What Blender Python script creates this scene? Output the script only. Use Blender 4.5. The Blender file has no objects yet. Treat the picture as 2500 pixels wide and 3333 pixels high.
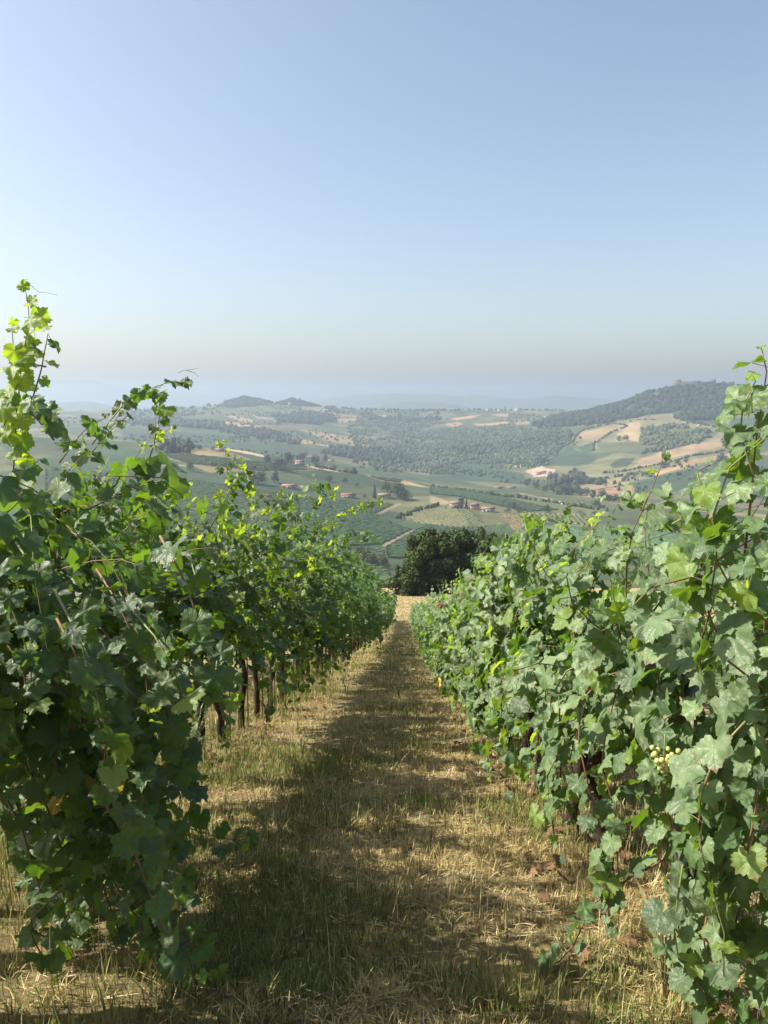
import bpy, math, random
import numpy as np
from mathutils import Matrix, Vector
R = math.radians
scene = bpy.context.scene
col = scene.collection
rng = np.random.default_rng(7)
random.seed(7)

# ------------------------------------------------------------------ camera, sky, sun, exposure
PITCH = R(8.3)
cd = bpy.data.cameras.new('camera')
cd.sensor_fit = 'VERTICAL'; cd.sensor_height = 36; cd.lens = 27
cd.clip_start = 0.05; cd.clip_end = 60000
cam = bpy.data.objects.new('camera', cd); col.objects.link(cam)
cam.location = (0, 0, 0); cam.rotation_euler = (R(90) - PITCH, 0, 0)
scene.camera = cam

SUN_EL, SUN_FWD = R(44), R(1)          # elevation; degrees the sun stands ahead of due left
sun_to = Vector((-math.cos(SUN_FWD) * math.cos(SUN_EL), math.sin(SUN_FWD) * math.cos(SUN_EL), math.sin(SUN_EL)))
world = bpy.data.worlds.new('World'); scene.world = world
world.use_nodes = True
wn = world.node_tree.nodes; wl = world.node_tree.links
bg = wn['Background']
sky = wn.new('ShaderNodeTexSky'); sky.sky_type = 'NISHITA'; sky.sun_disc = False
sky.sun_elevation = SUN_EL; sky.sun_rotation = -(math.pi / 2 - SUN_FWD)
sky.altitude = 300; sky.air_density = 0.95; sky.dust_density = 3.4; sky.ozone_density = 0.8
tint = wn.new('ShaderNodeMix'); tint.data_type = 'RGBA'; tint.blend_type = 'MULTIPLY'; tint.inputs[0].default_value = 1
tint.inputs[7].default_value = (1, .958, .892, 1)          # dusty summer air
wl.new(sky.outputs[0], tint.inputs[6]); wl.new(tint.outputs[2], bg.inputs[0]); bg.inputs[1].default_value = 0.104
sd = bpy.data.lights.new('sun', 'SUN'); sd.energy = 5.0; sd.angle = R(0.53); sd.color = (1, .93, .82)
sun = bpy.data.objects.new('sun', sd); col.objects.link(sun)
sun.rotation_euler = (-sun_to).to_track_quat('-Z', 'Y').to_euler()
scene.view_settings.view_transform = 'Standard'; scene.view_settings.look = 'None'
scene.view_settings.gamma = 1; scene.view_settings.use_curve_mapping = False
scene.view_settings.exposure = 1.22
scene.cycles.use_denoising = True
scene.cycles.max_bounces = 8; scene.cycles.diffuse_bounces = 4; scene.cycles.transmission_bounces = 5
scene.cycles.volume_bounces = 1; scene.cycles.transparent_max_bounces = 6
HAZE_DENSITY = 0.00021

# ------------------------------------------------------------------ helpers
def mesh(name, verts, faces, mats, fmat=None, rnd=None, colr=None, uv=None, smooth=True):
    """verts (n,3); faces: array (m,k) or list of such arrays"""
    if not isinstance(faces, list): faces = [faces]
    faces = [np.asarray(f, np.int32) for f in faces if len(f)]
    me = bpy.data.meshes.new(name)
    verts = np.asarray(verts, np.float32)
    me.vertices.add(len(verts)); me.vertices.foreach_set('co', verts.ravel())
    tot = np.concatenate([np.full(len(f), f.shape[1], np.int32) for f in faces])
    idx = np.concatenate([f.ravel() for f in faces])
    me.loops.add(len(idx)); me.loops.foreach_set('vertex_index', idx)
    me.polygons.add(len(tot))
    me.polygons.foreach_set('loop_start', np.concatenate([[0], np.cumsum(tot)[:-1]]).astype(np.int32))
    for m in (mats if isinstance(mats, (list, tuple)) else [mats]): me.materials.append(m)
    if fmat is not None: me.polygons.foreach_set('material_index', np.asarray(fmat, np.int32))
    if smooth: me.polygons.foreach_set('use_smooth', np.ones(len(tot), bool))
    if rnd is not None:
        a = me.attributes.new('rnd', 'FLOAT', 'POINT'); a.data.foreach_set('value', np.asarray(rnd, np.float32))
    if colr is not None:
        a = me.attributes.new('col', 'FLOAT_COLOR', 'POINT')
        c = np.ones((len(verts), 4), np.float32); c[:, :3] = colr; a.data.foreach_set('color', c.ravel())
    if uv is not None:
        u = me.uv_layers.new(name='uv'); u.data.foreach_set('uv', np.asarray(uv, np.float32)[idx].ravel())
    me.update(); me.validate()
    return me

class MB:
    """collects boxes, tubes and spheres into one mesh"""
    def __init__(self): self.v = []; self.f3 = []; self.f4 = []; self.n = 0
    def add(self, v, f3=(), f4=()):
        self.v.append(np.asarray(v, float))
        if len(f3): self.f3.append(np.asarray(f3) + self.n)
        if len(f4): self.f4.append(np.asarray(f4) + self.n)
        self.n += len(v)
    def box(self, c, s, rot=0, taper=1):
        x, y, z = np.array(s) / 2.
        v = np.array([(a * x * (taper if k > 0 else 1), b * y * (taper if k > 0 else 1), k * z) for k in (-1, 1) for b in (-1, 1) for a in (-1, 1)])
        if rot:
            cr, sr = math.cos(rot), math.sin(rot)
            v[:, 0], v[:, 1] = v[:, 0] * cr - v[:, 1] * sr, v[:, 0] * sr + v[:, 1] * cr
        self.add(v + np.array(c), f4=[(0, 2, 3, 1), (4, 5, 7, 6), (0, 1, 5, 4), (2, 6, 7, 3), (0, 4, 6, 2), (1, 3, 7, 5)])
    def tube(self, pts, r, n=6):
        pts = np.asarray(pts, float); m = len(pts)
        r = np.broadcast_to(np.asarray(r, float), (m,))
        t = np.gradient(pts, axis=0); t /= np.linalg.norm(t, axis=1)[:, None] + 1e-9
        ref = np.array([0, 0, 1.]) if abs(t[0][2]) < .8 else np.array([1., 0, 0])
        vs = []
        for i in range(m):
            a = np.cross(t[i], ref); a /= np.linalg.norm(a) + 1e-9; b = np.cross(t[i], a)
            ang = np.arange(n) * 2 * math.pi / n
            vs.append(pts[i] + r[i] * (np.cos(ang)[:, None] * a + np.sin(ang)[:, None] * b))
        f4 = [(i * n + k, i * n + (k + 1) % n, (i + 1) * n + (k + 1) % n, (i + 1) * n + k) for i in range(m - 1) for k in range(n)]
        self.add(np.concatenate(vs + [pts[:1], pts[-1:]]),
                 f3=[(m * n, (k + 1) % n, k) for k in range(n)] + [(m * n + 1, (m - 1) * n + k, (m - 1) * n + (k + 1) % n) for k in range(n)], f4=f4)
    def mesh(self, name, mat, smooth=False):
        fs = []
        if self.f3: fs.append(np.concatenate(self.f3))
        if self.f4: fs.append(np.concatenate(self.f4))
        return mesh(name, np.concatenate(self.v), fs, mat, smooth=smooth)
    def build(self, name, mat, parent=None, smooth=False): return obj(name, self.mesh(name, mat, smooth), parent)

def obj(name, me, parent=None, loc=(0, 0, 0)):
    o = bpy.data.objects.new(name, me); col.objects.link(o)
    if parent is not None: o.parent = parent
    o.location = loc
    return o
def tag(o, label=None, cat=None, group=None, kind=None):
    if label: o['label'] = label
    if cat: o['category'] = cat
    if group: o['group'] = group
    if kind: o['kind'] = kind
    return o
def empty(name, loc, rz=0):
    o = bpy.data.objects.new(name, None); col.objects.link(o); o.location = loc; o.rotation_euler = (0, 0, rz)
    o.empty_display_size = .2
    return o

def hash2(i, j, seed):
    h = (i.astype(np.int64) * 374761393 + j.astype(np.int64) * 668265263 + seed * 982451653) & 0x7fffffff
    h = ((h ^ (h >> 13)) * 1274126177) & 0x7fffffff
    return ((h ^ (h >> 16)) & 0xffff) / 65535.
def vnoise(x, y, seed=0):
    x = np.asarray(x, float); y = np.asarray(y, float)
    i = np.floor(x); j = np.floor(y); fx = x - i; fy = y - j
    fx = fx * fx * (3 - 2 * fx); fy = fy * fy * (3 - 2 * fy)
    a = hash2(i, j, seed); b = hash2(i + 1, j, seed); c = hash2(i, j + 1, seed); d = hash2(i + 1, j + 1, seed)
    return (a * (1 - fx) + b * fx) * (1 - fy) + (c * (1 - fx) + d * fx) * fy
def fbm(x, y, seed=0, oc=4):
    s = 0; a = .5
    for k in range(oc):
        s = s + a * vnoise(np.asarray(x) * 2 ** k, np.asarray(y) * 2 ** k, seed + k); a *= .5
    return s / (1 - .5 ** oc)

# ------------------------------------------------------------------ materials
def newmat(name):
    m = bpy.data.materials.new(name); m.use_nodes = True
    nt = m.node_tree; nt.nodes.clear()
    return m, nt, nt.nodes.new, nt.links.new
def N(nt, typ, **kw):
    n = nt.nodes.new(typ)
    for k, v in kw.items(): setattr(n, k, v)
    return n
def math_(nt, op, a, b=None, c=None, clamp=False):
    n = nt.nodes.new('ShaderNodeMath'); n.operation = op; n.use_clamp = clamp
    for i, v in enumerate((a, b, c)):
        if v is None: continue
        if isinstance(v, (int, float)): n.inputs[i].default_value = v
        else: nt.links.new(v, n.inputs[i])
    return n.outputs[0]
def mixc(nt, f, a, b, blend='MIX'):
    n = nt.nodes.new('ShaderNodeMix'); n.data_type = 'RGBA'; n.blend_type = blend
    for sock, v in ((n.inputs[0], f), (n.inputs[6], a), (n.inputs[7], b)):
        if isinstance(v, (int, float)): sock.default_value = v
        elif isinstance(v, tuple): sock.default_value = (*v, 1)
        else: nt.links.new(v, sock)
    return n.outputs[2]
def noise_(nt, scale, detail=3, vec=None, rough=.55):
    n = nt.nodes.new('ShaderNodeTexNoise'); n.inputs['Scale'].default_value = scale; n.inputs['Detail'].default_value = detail
    n.inputs['Roughness'].default_value = rough
    if vec is not None: nt.links.new(vec, n.inputs['Vector'])
    return n.outputs[0]
def ramp_(nt, f, stops):
    n = nt.nodes.new('ShaderNodeValToRGB'); nt.links.new(f, n.inputs[0])
    e = n.color_ramp.elements
    while len(e) < len(stops): e.new(.5)
    for k, (p, c) in enumerate(stops):
        e[k].position = p; e[k].color = (*c, 1) if isinstance(c, tuple) else (c, c, c, 1)
    return n.outputs[0]

def simple(name, c1, c2=None, rough=.8, scale=8, spec=.3, metal=0, bump=0, bscale=40):
    m, nt, new, link = newmat(name)
    p = new('ShaderNodeBsdfPrincipled'); o = new('ShaderNodeOutputMaterial'); link(p.outputs[0], o.inputs[0])
    p.inputs['Roughness'].default_value = rough; p.inputs['Metallic'].default_value = metal
    p.inputs['Specular IOR Level'].default_value = spec
    tc = new('ShaderNodeTexCoord')
    if c2: link(mixc(nt, ramp_(nt, noise_(nt, scale, 5, tc.outputs['Object']), [(.35, 0.), (.65, 1.)]), c1, c2), p.inputs['Base Color'])
    else: p.inputs['Base Color'].default_value = (*c1, 1)
    if bump:
        b = new('ShaderNodeBump'); b.inputs['Strength'].default_value = bump; b.inputs['Distance'].default_value = .01
        link(noise_(nt, bscale, 5, tc.outputs['Object']), b.inputs['Height']); link(b.outputs[0], p.inputs['Normal'])
    return m

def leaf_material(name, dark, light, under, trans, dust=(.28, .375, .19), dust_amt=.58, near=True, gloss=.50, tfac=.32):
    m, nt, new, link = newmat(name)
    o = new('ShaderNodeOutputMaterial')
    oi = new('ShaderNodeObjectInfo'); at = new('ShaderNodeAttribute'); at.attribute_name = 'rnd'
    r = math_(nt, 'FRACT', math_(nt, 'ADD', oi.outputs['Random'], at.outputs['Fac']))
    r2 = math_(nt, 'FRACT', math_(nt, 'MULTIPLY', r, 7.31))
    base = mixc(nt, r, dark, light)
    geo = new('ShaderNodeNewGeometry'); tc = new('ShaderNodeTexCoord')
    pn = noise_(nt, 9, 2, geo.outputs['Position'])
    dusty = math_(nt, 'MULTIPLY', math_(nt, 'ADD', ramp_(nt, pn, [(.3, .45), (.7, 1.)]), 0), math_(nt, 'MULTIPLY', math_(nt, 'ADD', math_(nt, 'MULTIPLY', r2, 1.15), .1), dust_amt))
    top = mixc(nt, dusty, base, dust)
    tcol = mixc(nt, r2, trans, (trans[0] * .7, trans[1] * .85, trans[2]))
    und = mixc(nt, .5, base, under)
    p = new('ShaderNodeBsdfPrincipled')
    p.inputs['Roughness'].default_value = gloss; p.inputs['Specular IOR Level'].default_value = .5
    if near:
        uv = new('ShaderNodeUVMap'); uv.uv_map = 'uv'
        sx = new('ShaderNodeSeparateXYZ'); link(uv.outputs[0], sx.inputs[0])
        x = math_(nt, 'SUBTRACT', sx.outputs[0], .5); y = math_(nt, 'SUBTRACT', sx.outputs[1], .5)
        rad = math_(nt, 'SQRT', math_(nt, 'ADD', math_(nt, 'MULTIPLY', x, x), math_(nt, 'MULTIPLY', y, y)))
        ang = math_(nt, 'ABSOLUTE', math_(nt, 'ARCTAN2', x, y))              # 0 at the tip
        saw = math_(nt, 'PINGPONG', ang, R(27))                              # main veins at 0, 54, 108
        d = math_(nt, 'MULTIPLY', math_(nt, 'SINE', saw), rad)
        vein = math_(nt, 'SUBTRACT', 1., math_(nt, 'DIVIDE', d, .011), clamp=True)
        # side veins leave each main vein herringbone-wise
        side = math_(nt, 'SUBTRACT', math_(nt, 'MULTIPLY', math_(nt, 'COSINE', saw), rad), math_(nt, 'MULTIPLY', d, .8))
        sv = math_(nt, 'SUBTRACT', 1., math_(nt, 'DIVIDE', math_(nt, 'PINGPONG', side, .038), .006), clamp=True)
        vall = math_(nt, 'MAXIMUM', vein, math_(nt, 'MULTIPLY', sv, .45))
        top = mixc(nt, math_(nt, 'MULTIPLY', vall, .22), top, (.21, .29, .12))
        und = mixc(nt, math_(nt, 'MULTIPLY', vall, .6), und, (.25, .32, .16))
        b = new('ShaderNodeBump'); b.inputs['Strength'].default_value = .4; b.inputs['Distance'].default_value = .008
        hgt = math_(nt, 'ADD', math_(nt, 'MULTIPLY', noise_(nt, 6, 1.5, uv.outputs[0]), 1.6), math_(nt, 'MULTIPLY', vall, -.4))
        # brown scorched rims on some leaves
        rim = math_(nt, 'MULTIPLY', ramp_(nt, math_(nt, 'ADD', rad, math_(nt, 'MULTIPLY', noise_(nt, 7, 3, uv.outputs[0]), .3)), [(.58, 0.), (.72, 1.)]), math_(nt, 'GREATER_THAN', r2, .84))
        top = mixc(nt, math_(nt, 'MULTIPLY', rim, .75), top, (.16, .085, .03)); und = mixc(nt, math_(nt, 'MULTIPLY', rim, .75), und, (.18, .10, .04))
        link(hgt, b.inputs['Height']); link(b.outputs[0], p.inputs['Normal'])
    link(mixc(nt, geo.outputs['Backfacing'], top, und), p.inputs['Base Color'])
    t = new('ShaderNodeBsdfTranslucent'); link(tcol, t.inputs[0])
    mx = new('ShaderNodeMixShader'); mx.inputs[0].default_value = tfac
    link(p.outputs[0], mx.inputs[1]); link(t.outputs[0], mx.inputs[2]); link(mx.outputs[0], o.inputs[0])
    return m

GREEN = dict(dark=(.014, .036, .014), light=(.040, .088, .018), under=(.10, .145, .07), trans=(.24, .40, .018))
M_leaf = leaf_material('vine_leaf_green', **GREEN)
M_leaf_far = leaf_material('vine_leaf_distant', near=False, gloss=.62, **GREEN)
M_leaf_shade = leaf_material('vine_leaf_shaded', dust_amt=.20, **GREEN)            # darker copy: the left row's deep shade put into the leaf colour
M_leaf_shade_far = leaf_material('vine_leaf_shaded_distant', near=False, dust_amt=.22, gloss=.62, **GREEN)  # distant leaves of the left row, shade in the colour as well
M_young = leaf_material('vine_leaf_young', (.10, .17, .035), (.15, .22, .05), (.18, .24, .10), (.52, .66, .03), dust_amt=.1, tfac=.45)
M_yellow = leaf_material('vine_leaf_yellow', (.30, .26, .03), (.42, .30, .04), (.35, .30, .10), (.65, .50, .03), dust_amt=.1)
M_red = leaf_material('vine_leaf_red', (.20, .035, .02), (.26, .08, .03), (.22, .10, .06), (.45, .08, .02), dust_amt=.12)
M_brown = leaf_material('dead_leaf', (.10, .05, .022), (.19, .105, .045), (.17, .11, .06), (.15, .08, .03), dust_amt=.05, near=False, tfac=.1, gloss=.8)
M_bark = simple('vine_bark', (.022, .016, .012), (.060, .043, .032), .95, 30, .1, bump=1., bscale=60)
M_cane = simple('cane_red_brown', (.13, .055, .03), (.17, .10, .045), .55, 20, .4)
M_cane_green = simple('cane_green', (.11, .15, .04), (.16, .135, .05), .5, 12, .4)
M_steel = simple('galvanised_steel', (.13, .13, .13), (.22, .22, .215), .5, 25, .5, metal=.7)
M_wire = simple('steel_wire', (.28, .28, .27), None, .4, metal=.9)
M_rust = simple('rusty_rod', (.06, .035, .025), (.12, .06, .04), .8, 30)
M_grape = simple('green_grape', (.30, .36, .10), (.40, .42, .16), .35, 60, .5)
M_grape.node_tree.nodes['Principled BSDF'].inputs['Subsurface Weight'].default_value = .25 if 'Principled BSDF' in M_grape.node_tree.nodes else 0
M_red_grape = simple('red_grape', (.20, .02, .02), (.28, .05, .03), .35, 60, .5)

def colattr_mat(name, rough=.9, trans=0, nscale=None, namp=.35):
    m, nt, new, link = newmat(name)
    o = new('ShaderNodeOutputMaterial'); p = new('ShaderNodeBsdfPrincipled')
    p.inputs['Roughness'].default_value = rough; p.inputs['Specular IOR Level'].default_value = .15
    a = new('ShaderNodeAttribute'); a.attribute_name = 'col'; c = a.outputs['Color']
    if nscale:
        g = new('ShaderNodeNewGeometry')
        f = ramp_(nt, noise_(nt, nscale, 6, g.outputs['Position'], .7), [(.3, 1 - namp), (.7, 1 + namp)])
        c = mixc(nt, 1., c, f, 'MULTIPLY')
    link(c, p.inputs['Base Color'])
    if trans:
        t = new('ShaderNodeBsdfTranslucent'); link(c, t.inputs[0]); mx = new('ShaderNodeMixShader'); mx.inputs[0].default_value = trans
        link(p.outputs[0], mx.inputs[1]); link(t.outputs[0], mx.inputs[2]); link(mx.outputs[0], o.inputs[0])
    else: link(p.outputs[0], o.inputs[0])
    return m
M_grass = colattr_mat('dry_grass', .75, .25)
M_land = colattr_mat('hill_land', .95, 0, .02, .22)
M_treeleaf = colattr_mat('tree_leaf', .7, .2)
M_wood = colattr_mat('far_tree_leaf', .9, .1)

def ground_material():
    m, nt, new, link = newmat('alley_soil_and_thatch')
    o = new('ShaderNodeOutputMaterial'); p = new('ShaderNodeBsdfPrincipled'); link(p.outputs[0], o.inputs[0])
    p.inputs['Roughness'].default_value = .95; p.inputs['Specular IOR Level'].default_value = .1
    g = new('ShaderNodeNewGeometry'); pos = g.outputs['Position']
    patch = noise_(nt, .9, 4, pos); fine = noise_(nt, 60, 6, pos, .75); mid = noise_(nt, 9, 5, pos, .65)
    straw = mixc(nt, fine, (.22, .165, .075), (.50, .395, .20))
    soil = mixc(nt, fine, (.13, .098, .06), (.33, .26, .165))
    green = mixc(nt, fine, (.05, .065, .025), (.16, .17, .07))
    c = mixc(nt, ramp_(nt, mid, [(.45, 0.), (.62, 1.)]), straw, soil)
    c = mixc(nt, ramp_(nt, patch, [(.52, 0.), (.70, .75)]), c, green)
    link(c, p.inputs['Base Color'])
    b = new('ShaderNodeBump'); b.inputs['Strength'].default_value = 1.; b.inputs['Distance'].default_value = .04
    link(fine, b.inputs['Height']); link(b.outputs[0], p.inputs['Normal'])
    return m
M_ground = ground_material()

# ------------------------------------------------------------------ lie of the land
def yt(y):       # photo line (2212 px tall copy) -> z / Y of the sight line
    a = np.arctan((np.asarray(y, float) * 1024 / 2212 - 512) / 768) + PITCH
    return -np.tan(a)
def px_of(xp): return np.asarray(xp, float) * 768 / 1659
TAB = [  # distance, [(photo x, photo y)]
    (130, [(0, 1290), (1659, 1290)]),
    (300, [(0, 1225), (600, 1235), (900, 1250), (1659, 1250)]),
    (500, [(100, 1110), (400, 1150), (600, 1165), (750, 1180), (900, 1200), (1050, 1205), (1659, 1215)]),
    (660, [(100, 1050), (400, 1092), (600, 1108), (750, 1128), (870, 1146), (1050, 1158), (1200, 1165), (1659, 1175)]),
    (820, [(100, 1000), (400, 1040), (600, 1062), (750, 1085), (870, 1098), (1050, 1107), (1200, 1113), (1350, 1120), (1659, 1130)]),
    (1080, [(100, 945), (340, 958), (425, 967), (488, 970), (572, 983), (769, 1023), (929, 1051), (1100, 1066), (1350, 1086), (1500, 1092), (1659, 1097)]),
    (1320, [(100, 955), (425, 975), (572, 990), (769, 1023), (929, 1045), (1100, 1056), (1250, 1068), (1350, 1066), (1500, 1050), (1659, 1040)]),
    (1700, [(100, 938), (400, 956), (600, 968), (750, 996), (900, 1018), (1050, 1030), (1150, 1028), (1250, 1016), (1350, 1003), (1500, 978), (1659, 968)]),
    (2100, [(100, 920), (400, 930), (600, 942), (750, 965), (900, 985), (1050, 990), (1200, 972), (1350, 940), (1500, 912), (1659, 903)]),
    (2500, [(100, 906), (400, 912), (600, 918), (750, 933), (900, 950), (1050, 948), (1200, 920), (1300, 896), (1400, 882), (1500, 874), (1659, 872)]),
    (2750, [(100, 902), (400, 905), (600, 908), (750, 922), (900, 935), (1050, 930), (1200, 902), (1260, 892), (1300, 882), (1340, 871), (1400, 847), (1460, 834), (1545, 831), (1590, 840), (1659, 852), (1900, 875)]),
    (3000, [(100, 897), (400, 895), (600, 890), (750, 906), (900, 915), (1050, 910), (1200, 900), (1300, 892), (1659, 880)]),
    (3450, [(100, 889), (250, 886), (380, 882), (430, 880), (470, 875), (500, 867), (530, 858), (562, 863), (598, 872), (614, 868), (634, 862), (656, 868), (700, 880), (780, 885), (900, 887), (1000, 885), (1100, 887), (1200, 886), (1300, 888), (1659, 886)]),
    (3800, [(100, 897), (500, 886), (620, 888), (800, 895), (1659, 895)]),
    (4600, [(0, 897), (1659, 897)]),
]
TABD = np.array([t[0] for t in TAB], float)
def valley_z(u, D):
    """z at u = X/Y and D = Y (arrays of the same shape)"""
    u = np.asarray(u, float); D = np.asarray(D, float)
    xp = (384 + u * 768 / 1.005) * 1659 / 768
    lv = np.stack([yt(np.interp(xp, [p[0] for p in ks], [p[1] for p in ks])) for _, ks in TAB]) * TABD.reshape(-1, *([1] * u.ndim))
    k = np.clip(np.searchsorted(TABD, D) - 1, 0, len(TABD) - 2)
    d0 = TABD[k]; d1 = TABD[k + 1]; f = np.clip((D - d0) / (d1 - d0), 0, 1)
    g = np.take_along_axis
    z0 = g(lv, k[None], 0)[0]; z1 = g(lv, k[None] + 1, 0)[0]
    zm = g(lv, np.maximum(k - 1, 0)[None], 0)[0]; zp = g(lv, np.minimum(k + 2, len(TABD) - 1)[None], 0)[0]
    dm = TABD[np.maximum(k - 1, 0)]; dp = TABD[np.minimum(k + 2, len(TABD) - 1)]
    h = d1 - d0
    m0 = (z1 - zm) / np.maximum(d1 - dm, 1) * h; m1 = (zp - z0) / np.maximum(dp - d0, 1) * h
    s = (z1 - z0)
    m0 = np.clip(m0, -3 * abs(s) - 2, 3 * abs(s) + 2); m1 = np.clip(m1, -3 * abs(s) - 2, 3 * abs(s) + 2)
    f2 = f * f; f3 = f2 * f
    z = (2 * f3 - 3 * f2 + 1) * z0 + (f3 - 2 * f2 + f) * m0 + (-2 * f3 + 3 * f2) * z1 + (f3 - f2) * m1
    X = u * D
    amp = np.clip((D - 250) / 1200, 0, 1) * np.clip((3600 - D) / 500, .15, 1)
    z = z + amp * (22 * (fbm(X / 380, D / 480, 31, 4) - .5) + 7 * (fbm(X / 120, D / 150, 41, 3) - .5)) * np.clip(np.abs(D - 3450) / 250, .15, 1) * np.clip(np.abs(D - 2750) / 200, .15, 1) * np.clip(np.abs(D - 1080) / 150, .25, 1)
    return z
EYE, SLOPE = 1.4, .287
def near_z(Y):
    Y = np.asarray(Y, float)
    z = -EYE - SLOPE * Y
    z = np.where(Y > 55, -EYE - SLOPE * 55 - .172 * (Y - 55), z)
    return np.where(Y < -3, -EYE + SLOPE * 3 - .12 * (Y + 3), z)
def land_z(X, Y):
    X = np.asarray(X, float); Y = np.asarray(Y, float)
    zn = near_z(Y)
    f = np.clip((Y - 92) / 45, 0, 1); f = f * f * (3 - 2 * f)
    Ys = np.maximum(Y, 131.)
    zf = np.where(Y < 131, yt(1290) * np.maximum(Y, 1), valley_z(np.clip(X / Ys, -.9, .9), Ys))
    return zn * (1 - f) + zf * f
def ground_z(X, Y):     # fine relief of the alley on top
    return land_z(X, Y) + .07 * (fbm(np.asarray(X) * .9, np.asarray(Y) * .9, 5, 3) - .5) + .035 * (fbm(np.asarray(X) * 5, np.asarray(Y) * 5, 9, 2) - .5)
def gz(x, y): return float(ground_z(np.array([float(x)]), np.array([float(y)]))[0])
def lz(x, y): return float(land_z(np.array([float(x)]), np.array([float(y)]))[0])

def ray(xp, yp):
    """sight line through a photo point: (X, z) per metre of Y"""
    a = (px_of(xp) - 384) / 768; b = (512 - yp * 1024 / 2212) / 768
    fy = math.cos(PITCH) + b * math.sin(PITCH); fz = -math.sin(PITCH) + b * math.cos(PITCH)
    return float(a / fy), float(fz / fy)
_Yt = np.concatenate([np.linspace(140, 1200, 1061), np.linspace(1202, 3900, 1350)])
def hit(xp, yp, dmin=140):
    u, t = ray(xp, yp)
    Y = _Yt[_Yt >= dmin]
    g = land_z(u * Y, Y) - t * Y
    k = np.argmax(g > 0)
    if g[k] <= 0: k = len(Y) - 1 if False else int(np.argmax(g / Y))
    return np.array([u * Y[k], Y[k], float(land_z(np.array([u * Y[k]]), np.array([Y[k]]))[0])])
def proj(X, Y, Z):
    dep = Y * math.cos(PITCH) - Z * math.sin(PITCH); v = Y * math.sin(PITCH) + Z * math.cos(PITCH)
    return (384 + 768 * X / dep) * 1659 / 768, (512 - 768 * v / dep) * 2212 / 1024
def c1(pts): return np.array([(x * .42 + 265.4, y * .42 + 763.2) for x, y in pts])
def c2(pts): return np.array([(x * .44 + 929., y * .44 + 763.2) for x, y in pts])
def inside(poly, x, y):
    r = np.zeros(x.shape, bool); n = len(poly); j = n - 1
    for i in range(n):
        xi, yi = poly[i]; xj, yj = poly[j]
        c = ((yi > y) != (yj > y)) & (x < (xj - xi) * (y - yi) / (yj - yi + 1e-12) + xi)
        r ^= c; j = i
    return r
STRAW, PALE, PINK = (.42, .30, .155), (.52, .42, .29), (.38, .25, .15)
MEADOW, OLIVE, VINE, DVINE, WOODC = (.155, .17, .075), (.11, .135, .06), (.075, .115, .052), (.05, .09, .045), (.035, .055, .028)
FAR, MID = (1250, 3700), (300, 1250)
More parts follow.
